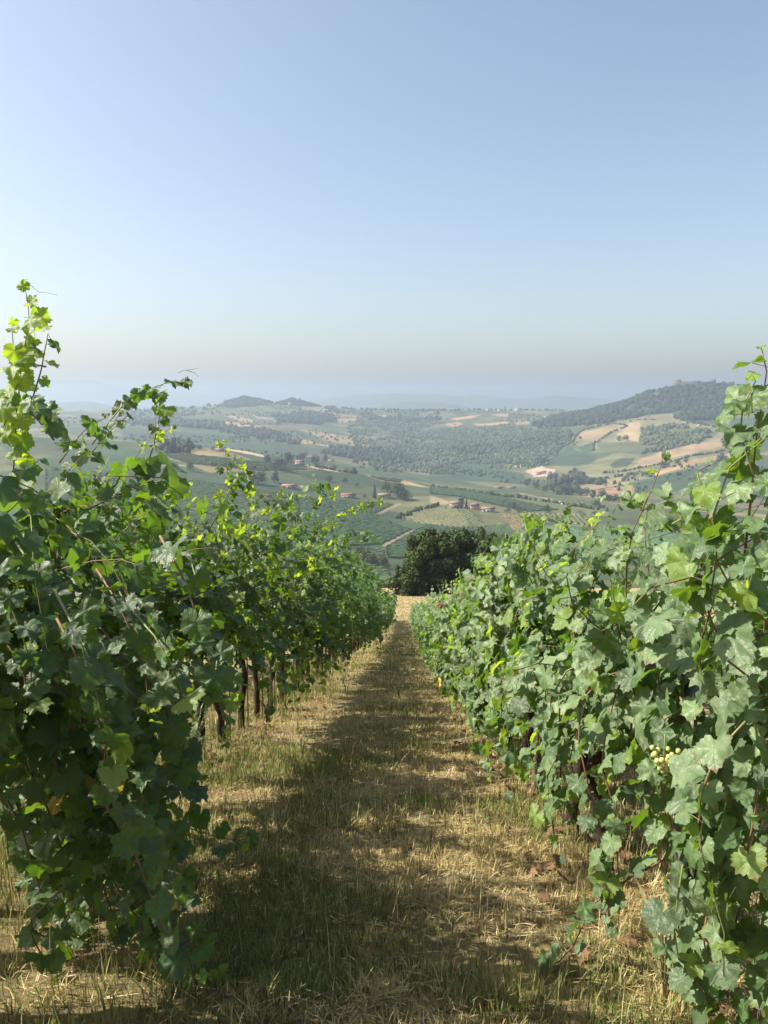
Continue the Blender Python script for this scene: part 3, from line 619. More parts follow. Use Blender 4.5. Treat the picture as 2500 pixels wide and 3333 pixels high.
TREES = [  # coords fn, x, y, height px in that crop, kind, label
    (c1, 265, 605, 42, 'round', 'round dark tree at the left end of the pale field, left of its twin'), (c1, 345, 607, 44, 'round', 'round dark tree at the left end of the pale field, right of its twin'),
    (c1, 395, 496, 28, 'round', 'single tree on the crest of the left spur'), (c1, 460, 502, 22, 'bush', 'low bush beside the dark shed on the spur crest'),
    (c1, 670, 672, 70, 'round', 'large dark tree left of the pink-roofed farm'), (c1, 715, 676, 60, 'round', 'dark tree right of the largest tree by the long pink farm'), (c1, 780, 668, 62, 'tall', 'greyish tall tree standing beside the long pink roof'),
    (c1, 745, 566, 40, 'round', 'leftmost tree of the hamlet grove on the spur'), (c1, 800, 600, 60, 'round', 'tree standing lowest in the hamlet grove'), (c1, 850, 570, 50, 'round', 'tree just left of the pale hamlet house'), (c1, 925, 556, 50, 'round', 'tree above the roof of the hamlet house'), (c1, 985, 572, 44, 'round', 'tree between the hamlet house and the small house right of it'),
    (c1, 1010, 600, 40, 'bush', None), (c1, 1045, 560, 34, 'round', 'round tree left of the small hamlet house'), (c1, 1060, 660, 34, 'round', 'single tree on the dark vineyard slope under the hamlet'), (c1, 1090, 600, 26, 'bush', None), (c1, 1140, 670, 30, 'round', 'round tree below the tip of the straw field'),
    (c1, 1190, 618, 28, 'round', 'small round tree at the tip of the straw field'), (c1, 1150, 612, 24, 'bush', None), (c1, 1208, 572, 30, 'tall', 'narrow tree above the straw field tip'),
    (c1, 1295, 745, 62, 'cypress', 'slim dark cypress between the two low farmhouses'), (c1, 1410, 748, 74, 'round', 'big tree right of the low farmhouse'), (c1, 1440, 752, 60, 'round', 'second tree right of the low farmhouse with the cypress'), (c1, 1360, 712, 46, 'round', 'tree behind the low farmhouse with the cypress'), (c1, 1465, 760, 40, 'bush', None), (c1, 1240, 748, 26, 'bush', None), (c1, 1200, 690, 26, 'bush', None),
    (c1, 1245, 1090, 70, 'round', 'leftmost shadowy tree behind the foot of the left row'), (c1, 1290, 1100, 70, 'round', 'middle shadowy tree behind the foot of the left row'), (c1, 1340, 1110, 60, 'round', 'right shadowy tree behind the foot of the left row'), (c1, 1215, 1040, 50, 'round', 'small shadowy tree highest behind the foot of the left row'),
    (c2, 152, 758, 52, 'tall', 'dark poplar beside the brown barn'), (c2, 178, 760, 40, 'cypress', 'dark cypress between barn and two-storey house'),
    (c2, 410, 764, 30, 'round', 'round tree standing alone right of the red-roofed houses'), (c2, 380, 785, 30, 'bush', None), (c2, 430, 784, 28, 'bush', None), (c2, 455, 782, 26, 'bush', None),
    (c2, 572, 784, 36, 'round', 'round tree in the pale green meadow above the trellis'), (c2, 437, 712, 24, 'round', 'small round tree on the green slope above the meadow tree'), (c2, 300, 698, 20, 'round', 'small round tree in the hedge above the red-roofed houses'), (c2, 740, 798, 30, 'bush', 'bushy tree at the far end of the trellis'), (c2, 805, 800, 26, 'bush', None),
    (c2, 925, 430, 26, 'round', 'left one of two trees in the straw field on the hillside'), (c2, 963, 432, 28, 'round', 'right one of two trees in the straw field on the hillside'),
    (c2, 475, 655, 38, 'tall', 'leftmost tall tree of the stream wood beside the pink sheds'), (c2, 520, 668, 30, 'round', 'round tree at the left foot of the stream wood'), (c2, 565, 680, 34, 'round', 'round tree at the middle foot of the stream wood'), (c2, 605, 690, 46, 'tall', 'tall tree at the lower edge of the stream wood'), (c2, 645, 698, 50, 'round', 'large round tree at the lower edge of the stream wood'), (c2, 690, 703, 50, 'tall', 'tall tree at the right foot of the stream wood'), (c2, 735, 700, 40, 'round', 'round tree right of the stream wood'), (c2, 770, 700, 36, 'round', 'round tree left of the pink field hedge'), (c2, 800, 715, 46, 'tall', 'tall tree left of the pink field'),
    (c2, 845, 727, 50, 'round', 'tree at the left edge of the pink field'), (c2, 880, 730, 40, 'round', 'middle tree of three along the pink field'), (c2, 908, 731, 36, 'round', 'tree at the right edge of the pink field'), (c2, 812, 756, 36, 'round', 'dark tree between the grey house and the red shed'), (c2, 720, 640, 36, 'round', 'left tree at the upper edge of the pink field wood'), (c2, 755, 640, 34, 'round', 'right tree at the upper edge of the pink field wood'),
    (c2, 1140, 562, 30, 'round', 'round tree on the lower straw strip of the castle slope'), (c2, 1165, 560, 26, 'bush', None), (c2, 1215, 548, 26, 'round', 'round tree higher up the hedge of the lower straw strip'), (c2, 1255, 536, 22, 'round', 'highest tree along the hedge of the lower straw strip'), (c2, 1060, 610, 28, 'bush', None), (c2, 1085, 606, 26, 'bush', None), (c2, 1000, 612, 22, 'bush', None), (c2, 570, 540, 34, 'round', 'tree at the corner of the dark green vineyard'), (c2, 545, 548, 28, 'round', 'smaller tree left of the dark vineyard corner tree'),
    (c2, 470, 945, 62, 'round', 'dark tree just behind the vine tops right of the big tree clump'), (c2, 500, 935, 56, 'round', 'right dark tree just behind the vine tops by the clump'), (c2, 440, 950, 50, 'round', 'left dark tree just behind the vine tops by the clump'),
    (c2, 1460, 470, 70, 'round', 'dark tree at the right end of the upper straw strip'), (c2, 1500, 480, 70, 'round', 'dark tree beyond the right end of the upper straw strip'), (c2, 1430, 560, 60, 'round', 'dark tree by the dark vineyard on the right slope'), (c2, 1470, 570, 60, 'round', 'dark tree half behind the right-edge vine'),
    (c2, 368, 284, 22, 'cypress', 'cypress between the white houses on the far ridge'), (c2, 1115, 172, 14, 'cypress', 'small spiky tree on the castle hill skyline'), (c2, 1475, 166, 18, 'round', 'round tree on the skyline right of the castle'), (c2, 1445, 164, 16, 'tall', 'tall tree on the skyline next to the castle'),
]
for i, (fn, x, y, hp, kind, lab) in enumerate(TREES):
    q = fn([(x, y)])[0]; p = hit(q[0], q[1])
    if y < 180 and fn is c2: 
        u, t = ray(q[0], q[1]); p = np.array([u * 2750, 2750, lz(u * 2750, 2750)])
    hgt = hp * (.42 if fn is c1 else .44) * 1024 / 2212 / 768 * p[1] * 1.1
    cm, tm = PROTO[kind][i % len(PROTO[kind])]
    e = empty({'cypress': 'cypress_tree', 'bush': 'bush'}.get(kind, 'valley_tree'), p - np.array([0, 0, .3]), random.uniform(0, 6.28)); e.scale = (hgt * random.uniform(.9, 1.1),) * 2 + (hgt,)
    obj('crown', cm, e); obj('trunk', tm, e)
    deflt = {'bush': 'low dark bush among the fields of the valley', 'cypress': 'slim cypress in the valley'}.get(kind, 'dark broadleaf tree in a group on the valley slopes')
    tag(e, lab or deflt, 'bush' if kind == 'bush' else 'tree', None if lab else ('bushes in the valley' if kind == 'bush' else 'trees in groups across the valley'))

# single trees and bushes dotted over the far slopes, too small to tell apart
r = np.random.default_rng(404); n = 6000
D_ = r.uniform(1250, 3500, n); X_ = r.uniform(-.55, .55, n) * D_; pk = fbm(X_ / 180, D_ / 240, 55, 3) > .60; X_, D_ = X_[pk], D_[pk]
V, F, C = blob_cloud(np.stack([X_, D_, land_z(X_, D_)], 1), r.uniform(2.5, 8, len(X_)), np.array((.033, .048, .024)), r)
tag(obj('scattered_bushes', mesh('scattered_bushes', V, F, M_wood, colr=C, smooth=False)), 'countless small trees and bushes dotted over the far slopes', 'wood', 'woods across the valley', 'stuff')
# vineyard rows of the nearer valley fields
def vine_field(label, poly, direction, spacing, colr, rd=(300, 1250), h=1.7, w=.75, step=3.2, lum=.35):
    r = np.random.default_rng(len(label))
    cs = np.array([hit(x, y, rd[0]) for x, y in poly]); c = cs[:, :2].mean(0)
    d = np.array([math.sin(direction), math.cos(direction)]); nrm = np.array([d[1], -d[0]])
    ext = np.abs((cs[:, :2] - c) @ nrm).max() + 20; ext2 = np.abs((cs[:, :2] - c) @ d).max() + 40
    q = np.arange(-ext, ext, spacing); t = np.arange(-ext2, ext2, step)
    Q, T = np.meshgrid(q, t, indexing='ij')
    X = c[0] + Q * nrm[0] + T * d[0] + r.normal(0, .12, Q.shape); Y = c[1] + Q * nrm[1] + T * d[1] + r.normal(0, .12, Q.shape)
    Z = land_z(X.ravel(), Y.ravel()).reshape(X.shape)
    a, b = proj(X, Y, Z); ok = inside(poly, a, b) & (Y > rd[0]) & (Y < rd[1])
    seg = ok[:, :-1] & ok[:, 1:] & (r.random(ok[:, 1:].shape) > .03)
    I, J = np.nonzero(seg)
    hh = h * r.uniform(.75, 1.2, X.shape); ww = w * r.uniform(.7, 1.3, X.shape)
    def pt(i, j, s, z): return np.stack([X[i, j] + nrm[0] * s * ww[i, j], Y[i, j] + nrm[1] * s * ww[i, j], Z[i, j] + z * hh[i, j]], -1)
    prof = [(-.5, .2), (-.5, .75), (0, 1.), (.5, .75), (.5, .2)]
    V = np.concatenate([np.stack([pt(I, J, s, z) for s, z in prof] + [pt(I, J + 1, s, z) for s, z in prof], 1)]).reshape(-1, 3)
    base = (np.arange(len(I)) * 10)[:, None]
    F = np.concatenate([base + np.array([[k, k + 1, k + 6, k + 5]]) for k in range(4)])
    C = np.repeat(np.array(colr) * r.uniform(1 - lum, 1 + lum, (len(I), 1)), 10, 0)
    if len(I): tag(obj('vineyard_rows', mesh('vineyard_rows', V, F, M_wood, colr=C, smooth=False)), label, 'vineyard', 'vineyards across the valley', 'stuff')
vine_field('striped vineyard field below the red-roofed farmhouses', c1([(1430, 850), (1530, 810), (1600, 790), (1765, 798), (1800, 830), (1870, 900), (1790, 898), (1700, 895), (1560, 880)]), R(-10), 4.6, (.085, .105, .05), h=1.5, w=1.2)
vine_field('short trellised vineyard of upright rows right of the farm', c2([(500, 790), (810, 797), (800, 850), (700, 835), (520, 825)]), R(6), 5.5, (.045, .07, .035), h=2.4, w=1.6)
vine_field('dark green vineyard left of the path in mid valley', c1([(900, 735), (1200, 765), (1400, 775), (1300, 825), (1400, 880), (1490, 908), (1340, 985), (1100, 1000), (900, 900)]), R(48), 2.9, (.068, .115, .052), h=1.7, w=1.15)
vine_field('green vineyard around the foot of the big trees', c1([(1350, 1000), (1500, 915), (1560, 885), (1790, 905), (1900, 950), (1900, 1040), (1360, 1060)]), R(62), 2.7, (.055, .095, .045), h=1.7, w=1.3)
vine_field('broad vineyard on the slope below the left farms', c1([(-400, 600), (100, 620), (640, 690), (900, 735), (900, 900), (1100, 1000), (1340, 1010), (1400, 1250), (500, 1250), (-400, 1000)]), R(35), 3.1, (.085, .125, .056), rd=(160, 1250), h=1.7, w=1.2)
vine_field('vineyard falling to the right behind the vine tops', c2([(540, 850), (1000, 850), (1300, 900), (1200, 1000), (480, 980), (430, 900)]), R(-30), 2.9, (.06, .1, .048), h=1.7, w=1.2)
vine_field('dry brown vineyard strip on the valley crest', c1([(1265, 632), (1340, 642), (1440, 655), (1420, 668), (1330, 656)]), R(40), 5., (.07, .09, .045), h=2., w=1.4)
vine_field('thin brownish vineyard right of the striped field', c2([(330, 790), (480, 790), (540, 850), (430, 880), (380, 830)]), R(-20), 4.6, (.11, .10, .05), h=1.4, w=1.)
vine_field('dark green vineyard above the red-roofed farmhouses', c2([(0, 657), (200, 682), (420, 722), (640, 770), (470, 780), (300, 742), (120, 702), (0, 690)]), R(70), 2.8, (.055, .09, .045), h=1.7, w=1.2)
vine_field('light green vineyard on the left spur', c1([(180, 520), (330, 518), (740, 562), (960, 600), (700, 606), (330, 568)]), R(30), 3.0, (.09, .12, .055), h=1.5, w=1.)

# ------------------------------------------------------------------ houses and castle
M_wallp = simple('pale_plaster', (.36, .31, .25), (.45, .39, .32), .9, .6)
M_wallw = simple('white_plaster', (.44, .42, .39), (.54, .52, .48), .85, .6)
M_wallr = simple('pink_plaster', (.30, .19, .145), (.38, .25, .19), .9, .6)
M_wallb = simple('brown_stone', (.19, .14, .11), (.26, .20, .16), .95, 1.2)
M_wallg = simple('grey_plaster', (.34, .34, .35), (.42, .42, .42), .9, .6)
M_roof = simple('terracotta_tile', (.16, .08, .056), (.23, .13, .095), .85, 1.5)
M_roofp = simple('faded_pink_tile', (.19, .125, .10), (.25, .175, .145), .85, 1.2)
M_roofg = simple('grey_tile', (.16, .13, .12), (.24, .19, .17), .85, 1.2)
M_pane = simple('dark_glass', (.02, .025, .03), None, .15, spec=.5)
M_shut = simple('shutter_brown', (.10, .06, .04), None, .7)
M_castle = simple('castle_stone', (.06, .052, .045), (.09, .078, .066), .95, .4)
def house(label, q, wpx, hr, dep, wall, roof, rot=0, floors=2, hip=False, name='farmhouse', cat='house', D=None, group=None, nwin=3):
    """q photo point of the base centre, wpx width in source pixels; hr wall height / width"""
    if D: u, t = ray(*q); p = np.array([u * D, D, lz(u * D, D)])
    else: p = hit(*q)
    w = wpx / 2500 * p[1] * .88; h = w * hr; d = w * dep
    e = empty(name, p - np.array([0, 0, .5]), rot)
    tag(e, label, cat, group)
    mb = MB(); mb.box((0, 0, h / 2), (w, d, h)); wl_ = mb.build('wall', wall, e)
    rh = d * .26; ov = .05 * w
    mb = MB(); x, y = w / 2 + ov, d / 2 + ov; ix = w * .5 - d * .45 if hip else w / 2 + ov
    z0 = h - .02 * w; th = .03 * w
    pts = [(-x, -y, z0), (x, -y, z0), (x, y, z0), (-x, y, z0), (-ix, 0, z0 + rh), (ix, 0, z0 + rh)]
    mb.add(pts, f3=[(1, 2, 5), (3, 0, 4)], f4=[(0, 1, 5, 4), (2, 3, 4, 5), (3, 2, 1, 0)])
    rf = mb.build('roof', roof, e)
    mb = MB(); mb.box((w * .22, d * .12, h + rh * .95), (w * .06, w * .06, rh * .7)); mb.build('chimney', wall, rf)
    for f in range(floors):
        for k in range(nwin):
            if f == 0 and k == nwin // 2: continue
            X = (k + .5) / nwin * w * .9 - w * .45; zc = h * ((f + .55) / floors)
            ww, wh = w * .09, h / floors * .42
            mb = MB(); mb.box((X, -d / 2 - .03, zc), (ww, .10, wh)); wi = mb.build('window', M_shut, e)
            mb = MB(); mb.box((X, -d / 2 - .09, zc), (ww * .7, .06, wh * .85)); mb.build('pane', M_pane, wi)
    mb = MB(); mb.box((0, -d / 2 - .04, h / floors * .38), (w * .1, .12, h / floors * .74)); mb.build('door', M_shut, e)
    return e
C1 = lambda x, y: tuple(c1([(x, y)])[0]); C2 = lambda x, y: tuple(c2([(x, y)])[0])
house('red-roofed farmhouse peeping over the left vine tops', C1(735, 748), 40, .30, .7, M_wallb, M_roof, R(8))
house('long pink-roofed farm building left of centre', C1(858, 694), 52, .22, .5, M_wallr, M_roofp, R(-6), 1)
house('low pink-roofed annex right of the long pink farm', C1(942, 696), 40, .20, .5, M_wallp, M_roofp, R(4), 1)
house('pale low farmhouse with red roof in mid valley', C1(1160, 742), 50, .24, .55, M_wallp, M_roof, R(10), 1)
house('pale farmhouse by the dark cypress, red roof', C1(1345, 742), 44, .26, .6, M_wallp, M_roofp, R(-8), 1)
house('pale two-storey house among the hamlet trees', C1(910, 574), 32, .42, .7, M_wallp, M_roofp, R(12))
house('reddish-roofed house at the back of the hamlet', C1(958, 552), 26, .45, .7, M_wallw, M_roof, R(-12))
house('small hamlet house right of the tall trees', C1(1070, 556), 20, .45, .7, M_wallp, M_roofp, 0)
house('dim grey building behind the leaning vine shoot', C1(190, 455), 30, .35, .6, M_wallg, M_roofg, R(5))
house('low dark shed on the crest of the left spur', C1(500, 505), 30, .35, .5, M_wallb, M_roofg, R(-4), 1, name='shed', cat='shed')
house('tiny white house on the far left slope', C1(790, 356), 12, .55, .7, M_wallw, M_roofp, 0)
house('white house below the hilltop wood', C1(860, 266), 12, .6, .7, M_wallw, M_roofp, 0)
house('pale house on the hilltop among trees', C1(903, 248), 16, .6, .6, M_wallp, M_roofp, R(10), D=3400)
house('brown stone barn above the striped vineyard', C2(128, 760), 42, .50, .8, M_wallb, M_roofg, R(22), 1, name='barn', cat='barn')
house('two-storey house with hipped red roof above the striped vineyard', C2(220, 766), 33, .62, .8, M_wallr, M_roof, R(-10), 2, True)
house('low pink-roofed house right of the two-storey house', C2(285, 778), 46, .30, .6, M_wallp, M_roofp, R(-6), 1)
house('left of two long pink-roofed sheds in the valley bottom', C2(335, 664), 30, .22, .4, M_wallr, M_roofp, R(2), 1, name='shed', cat='shed')
house('right of two long pink-roofed sheds in the valley bottom', C2(398, 664), 32, .22, .4, M_wallr, M_roofp, R(-2), 1, name='shed', cat='shed')
house('pale farm building, left of the cluster on bare ground', C2(530, 596), 18, .40, .7, M_wallp, M_roofp, R(14))
house('pale farm building in the middle of the cluster on bare ground', C2(556, 590), 20, .40, .6, M_wallw, M_roofp, R(-10))
house('pale farm building, right of the cluster on bare ground', C2(585, 592), 16, .45, .7, M_wallp, M_roofp, R(5))
house('small white house at the dark vineyard corner', C2(590, 520), 16, .40, .6, M_wallw, M_roofg, 0)
house('pale grey house beside the valley road', C2(742, 754), 22, .55, .7, M_wallw, M_roofg, R(15))
house('small red-roofed shed right of the grey house', C2(842, 757), 24, .35, .6, M_wallr, M_roof, R(-8), 1, name='shed', cat='shed')
house('tiny white hut at the roadside', C2(650, 742), 8, .5, .7, M_wallw, M_wallw, 0, 1, name='hut', cat='hut', nwin=1)
house('second tiny white hut further left on the roadside', C2(638, 730), 7, .5, .7, M_wallw, M_wallw, 0, 1, name='hut', cat='hut', nwin=1)
house('white house alone in the wood under the castle', C2(1350, 272), 24, .40, .5, M_wallw, M_roofg, R(-12))
house('white farm on the grassy spur below the wood', C2(1252, 350), 20, .45, .6, M_wallw, M_roofp, R(10))
house('small white farm building right of the spur farm', C2(1320, 358), 12, .5, .7, M_wallw, M_roofp, 0)
for x, lab, w_ in ((180, 'pale house at the left of the far ridge village', 12), (285, 'pale house in the far ridge village left of the cypress', 14), (340, 'white house in the far ridge village', 14), (430, 'long pale house right of the ridge cypress', 20), (630, 'pale house at the right end of the far ridge', 12)):
    house(lab, C2(x, 286), w_, .5, .7, M_wallw, M_roofp, R(x % 30 - 15), D=3380)

u0, t0 = ray(*C2(1210, 155)); u1, t1 = ray(*C2(1392, 155))
DC = 2750; xa, xb = u0 * DC, u1 * DC
zc = lz((xa + xb) / 2, DC)
e = empty('castle', (0, DC, 0)); tag(e, 'long stone castle with two square towers on the hilltop skyline', 'castle')
ztop = -0 + ray(*C2(1300, 141))[1] * DC; zt = ray(*C2(1215, 131))[1] * DC; zk = ray(*C2(1300, 137))[1] * DC
zb = min(lz(xa, DC), lz(xb, DC)) - 12
mb = MB(); mb.box(((xa + xb) / 2, 0, (ztop + zb) / 2), (xb - xa, 26, ztop - zb)); cw = mb.build('curtain_wall', M_castle, e)
mb = MB()
for x in np.arange(xa + 9, xb - 9, 3.4): mb.box((x, -12.4, ztop + .7), (1.9, 1.0, 1.5))
tag(mb.build('battlement', M_castle, cw), kind='stuff')
for cx, wd, zz, nm in ((xa + 5, 12, zt, 'tower'), (xb - 4, 12, zt + 1.5, 'tower'), ((xa + xb) / 2 + 2, 24, zk + .5, 'keep')):
    mb = MB(); mb.box((cx, 2, (zz + zb) / 2), (wd, 30, zz - zb)); tw = mb.build(nm, M_castle, e)
    mb = MB()
    for k in (-1, 0, 1): mb.box((cx + k * wd * .38, -12.6, zz + .7), (wd * .2, .9, 1.5))
    mb.build('parapet', M_castle, tw)
    mb = MB(); mb.box((cx, -13.05, zz - 6), (1.4, .2, 2.6)); mb.build('window', M_pane, tw)

# ------------------------------------------------------------------ dark trees below the alley
def big_tree(label, x, y, w, h, n, seed, dark=(.017, .036, .013), light=(.075, .105, .028), base=.10):
    r = np.random.default_rng(seed)
    e = empty('broadleaf_tree', (x, y, lz(x, y))); tag(e, label, 'tree', 'dark trees below the alley')
    cl = clumps_for(r, 95, w, h, base, 1., (.08, .19)) + clumps_for(r, 10, w * .8, h * .85, base, 1., (.25, .32)) + tufts_for(r, 22, w, h)
    obj('crown', crown_mesh('crown', r, int(n * 1.6), cl, .29, dark, light, M_treeleaf), e)
    trunk_mb(r, h, .22, 9, .28).build('trunk', M_trunk, e, True)
def txy(xp, D): u, _ = ray(xp, 1200); return u * D
big_tree('leftmost tall dark tree of the clump at the foot of the alley', txy(935, 94), 94, 6.4, 7.6, 17000, 1)
big_tree('broad dark tree in the middle of the clump', txy(1000, 97), 97, 7.6, 7.8, 17000, 2)
big_tree('dark tree at the right of the clump with the rounded top', txy(1060, 95), 95, 7.2, 7.2, 17000, 3)
big_tree('low bushy tree at the left foot of the clump', txy(880, 90), 90, 3.6, 3.4, 6000, 4, base=.05)
big_tree('bushy tree in front of the clump, half behind the right row', txy(1075, 91), 91, 6.0, 4.6, 8000, 5, base=.05)

# ------------------------------------------------------------------ vine leaves
KEYS = [(0, .60), (10, .54), (24, .485), (34, .48), (54, .58), (66, .55), (80, .495), (92, .50), (110, .545), (128, .50), (146, .45), (160, .38), (171, .24), (180, .06)]
def leaf_shape(r, nhalf, ring, teeth):
    th = np.linspace(0, 180, nhalf + 1); rad = np.interp(th, [k[0] for k in KEYS], [k[1] for k in KEYS])
    a = np.concatenate([th, 360 - th[-2:0:-1]]); q = np.concatenate([rad, rad[-2:0:-1]])
    n = len(a)
    q = q * (1 + teeth * np.where(np.arange(n) % 2 == 0, 1, -1)) * (1 + r.normal(0, .035, n)) * (1 + .06 * np.sin(R(1) * a * 2 + r.uniform(0, 6)))
    x = np.sin(np.radians(a)) * q; y = np.cos(np.radians(a)) * q
    rings = ([.5] if ring else []) + [1.]
    P = [np.zeros((1, 2))] + [np.stack([x, y], 1) * f for f in rings]
    P = np.concatenate(P)
    f3 = [(0, 1 + (k + 1) % n, 1 + k) for k in range(n)]; f4 = []
    if ring: f4 = [(1 + k, 1 + (k + 1) % n, 1 + n + (k + 1) % n, 1 + n + k) for k in range(n)]
    fold = r.uniform(-.15, .5); droop = r.uniform(.05, .7); cup = r.uniform(-.5, .4); wav = r.uniform(.03, .10); ph = r.uniform(0, 6.28); tw = r.uniform(-.25, .25)
    X, Y = P[:, 0], P[:, 1]; rr = np.hypot(X, Y); an = np.arctan2(X, Y)
    Z = fold * np.abs(X) * .8 - droop * np.clip(Y, -.2, 1) ** 2 * 1.1 + cup * rr ** 2 + wav * np.sin(an * 5 + ph) * (rr / .5) + tw * X * Y
    V = np.stack([X, Y, Z], 1)
    uv = np.stack([X + .5, Y + .5], 1)
    f3 = np.array(f3); f4 = np.array(f4) if f4 else None
    # petiole: a thin three-sided stalk running back from the blade
    b = len(V); pl = r.uniform(.45, .7); k = .014
    S = np.array([(-k, 0, -.005), (k, 0, -.005), (0, 0, -.03), (-k, -pl * .8, -pl * .5), (k, -pl * .8, -pl * .5), (0, -pl * .8, -pl * .5 - .02)])
    V = np.concatenate([V, S]); uv = np.concatenate([uv, np.full((6, 2), .5)])
    f3 = np.concatenate([f3, b + np.array([(0, 1, 4), (0, 4, 3), (1, 2, 5), (1, 5, 4)])])
    return V, f3, f4, uv
rl = np.random.default_rng(11)
HI = [leaf_shape(rl, 20, True, .06) for _ in range(12)]
LEAFM = {}
for nm, mt in (('g', M_leaf), ('c', M_leaf_shade), ('y', M_young), ('o', M_yellow), ('r', M_red)):
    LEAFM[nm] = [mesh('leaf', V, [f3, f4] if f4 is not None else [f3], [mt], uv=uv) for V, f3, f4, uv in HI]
MIDL = [leaf_shape(rl, 9, False, .10) for _ in range(8)]
MIDL = [(V[:-6], f3[:-4], uv[:-6]) for V, f3, f4, uv in MIDL]
def far_leaf(r):
    a = np.radians([0, 50, 110, 165, 195, 250, 310]); q = np.array([.6, .56, .5, .25, .25, .5, .56]) * r.uniform(.85, 1.15, 7)
    V = np.column_stack([np.sin(a) * q, np.cos(a) * q, r.uniform(-.22, .08, 7)]); V = np.concatenate([[(0, 0, .05)], V])
    return V, np.array([(0, 1 + (k + 1) % 7, 1 + k) for k in range(7) if k != 3]), None
FARL = [far_leaf(rl) for _ in range(6)]

def norm(v): return v / (np.linalg.norm(v, axis=-1, keepdims=True) + 1e-9)
SUNV = np.array(sun_to)
def orient(n, t):
    """columns x,y,z of leaf frames from normals and tip directions"""
    n = norm(n); t = norm(t - n * np.sum(n * t, -1, keepdims=True)); x = np.cross(t, n)
    return np.stack([x, t, n], -1)
def grow(r, start, d, L, droop, wander, alley, env, step=.062, zmin=.12):
    """a shoot: points from start along d, bending under its weight"""
    p = np.array(start, float); d = norm(np.array(d, float)); pts = [p.copy()]
    n = int(L / step)
    for k in range(n):
        d = d + np.array([r.normal(0, wander), r.normal(0, wander), -droop * (k / n) * step * 3 + r.normal(0, wander * .4)])
        lim = env(p)
        if abs(p[0]) > lim: d[0] -= np.sign(p[0]) * .25
        d = norm(d); p = p + d * step
        if p[2] < zmin: break
        pts.append(p.copy())
    return np.array(pts)
def leaves_on(r, pts, alley, size=1., tip_small=True, young=0., sunw=.35, outw=.75, cam=.12):
    n = len(pts)
    if n < 3: return None
    tg = norm(np.gradient(pts, axis=0))
    sgn = np.where(np.arange(n) % 2 == 0, 1., -1.)[:, None]
    perp = norm(np.cross(tg, r.normal(size=(1, 3)) * .5 + np.array([[1., 0, 0]])))
    out = np.zeros((n, 3)); out[:, 0] = np.where(np.abs(pts[:, 0]) > .08, np.sign(pts[:, 0]), r.choice([-1, 1], n))
    pd = norm(perp * sgn + out * .55 + r.normal(0, .35, (n, 3)))
    f = np.arange(n) / max(n - 1, 1)
    s = size * r.uniform(.085, .15, n)
    if tip_small: s = s * np.clip((1 - f) * 3.2 + .42, .42, 1)
    P = pts + pd * (s * .55)[:, None]
    nrm = out * outw + np.array([0, 0, .5]) + SUNV * sunw + r.normal(0, .55, (n, 3)) + np.array([0, -cam, 0])
    t = pd * .6 + np.array([0, 0, -.75]) + r.normal(0, .35, (n, 3))
    yng = (f > .8) & (r.random(n) < .5 + young) | (r.random(n) < young * .5)
    return P, orient(nrm, t), s, yng
def gen_vine(r, alley, H=1.0, bulge=.55, nsh=15, nhang=5, dens=1., lean=.0, low=.4, bias=.6, hside=.75, base_h=.78, size=1., longf=1.75):
    """shoots and leaves of one vine, in metres about its base; alley = side (+1/-1) of the alley"""
    env = lambda p: (bulge if p[0] * alley > 0 else .38) * (1.0 if p[2] < 1.6 else (.8 if lean else .5)) + max(0, lean) * .3
    shoots = []; LV = []
    for i in range(nsh):
        side = alley if r.random() < bias else -alley
        s0 = float(np.clip(r.normal(0, .27), -.55, .55))
        st = (r.normal(0, .05), s0, base_h + r.uniform(-.02, .2))
        d = (side * r.uniform(.05, .55) + alley * lean, r.normal(0, .25), 1)
        pts = grow(r, st, d, (r.uniform(.8, 1.25) if r.random() < .72 else r.uniform(1.2, longf)) * H, r.choice([.2, .6, 1.5, 3.]), .11, alley, env)
        shoots.append(pts)
    for i in range(nhang):
        side = alley if r.random() < hside else -alley
        st = (side * r.uniform(.05, .2), r.uniform(-.5, .5), r.uniform(.85, 1.5))
        pts = grow(r, st, (side * r.uniform(.6, 1.2), r.normal(0, .35), r.uniform(-.1, .5)), r.uniform(.7, 1.3), r.uniform(4., 7.), .1, alley, env, zmin=low)
        shoots.append(pts)
    for pts in shoots:
        k = leaves_on(r, pts, alley, size)
        if k: LV.append(k)
        if dens > 1 and k and r.random() < dens - 1:
            k2 = leaves_on(r, pts[::1] + r.normal(0, .05, pts.shape), alley, size)
            LV.append(k2)
    P = np.concatenate([l[0] for l in LV]); O = np.concatenate([l[1] for l in LV]); S = np.concatenate([l[2] for l in LV]); Yg = np.concatenate([l[3] for l in LV])
    return shoots, P, O, S, Yg
def join_leaves(name, P, O, S, lib, mat, r, yng=None):
    V, F, RN, UV = [], [], [], []; n0 = 0
    kind = r.integers(0, len(lib), len(P))
    for k in range(len(lib)):
        m = np.nonzero(kind == k)[0]
        if not len(m): continue
        v, f, uv = lib[k]
        W = np.einsum('nij,vj->nvi', O[m], v) * S[m][:, None, None] + P[m][:, None]
        V.append(W.reshape(-1, 3)); F.append((f[None] + (n0 + np.arange(len(m)) * len(v))[:, None, None]).reshape(-1, 3)); n0 += len(m) * len(v)
        RN.append(np.repeat(r.random(len(m)), len(v)))
        if uv is not None: UV.append(np.tile(uv, (len(m), 1)))
    return mesh(name, np.concatenate(V), np.concatenate(F), mat, rnd=np.concatenate(RN), uv=np.concatenate(UV) if UV else None)

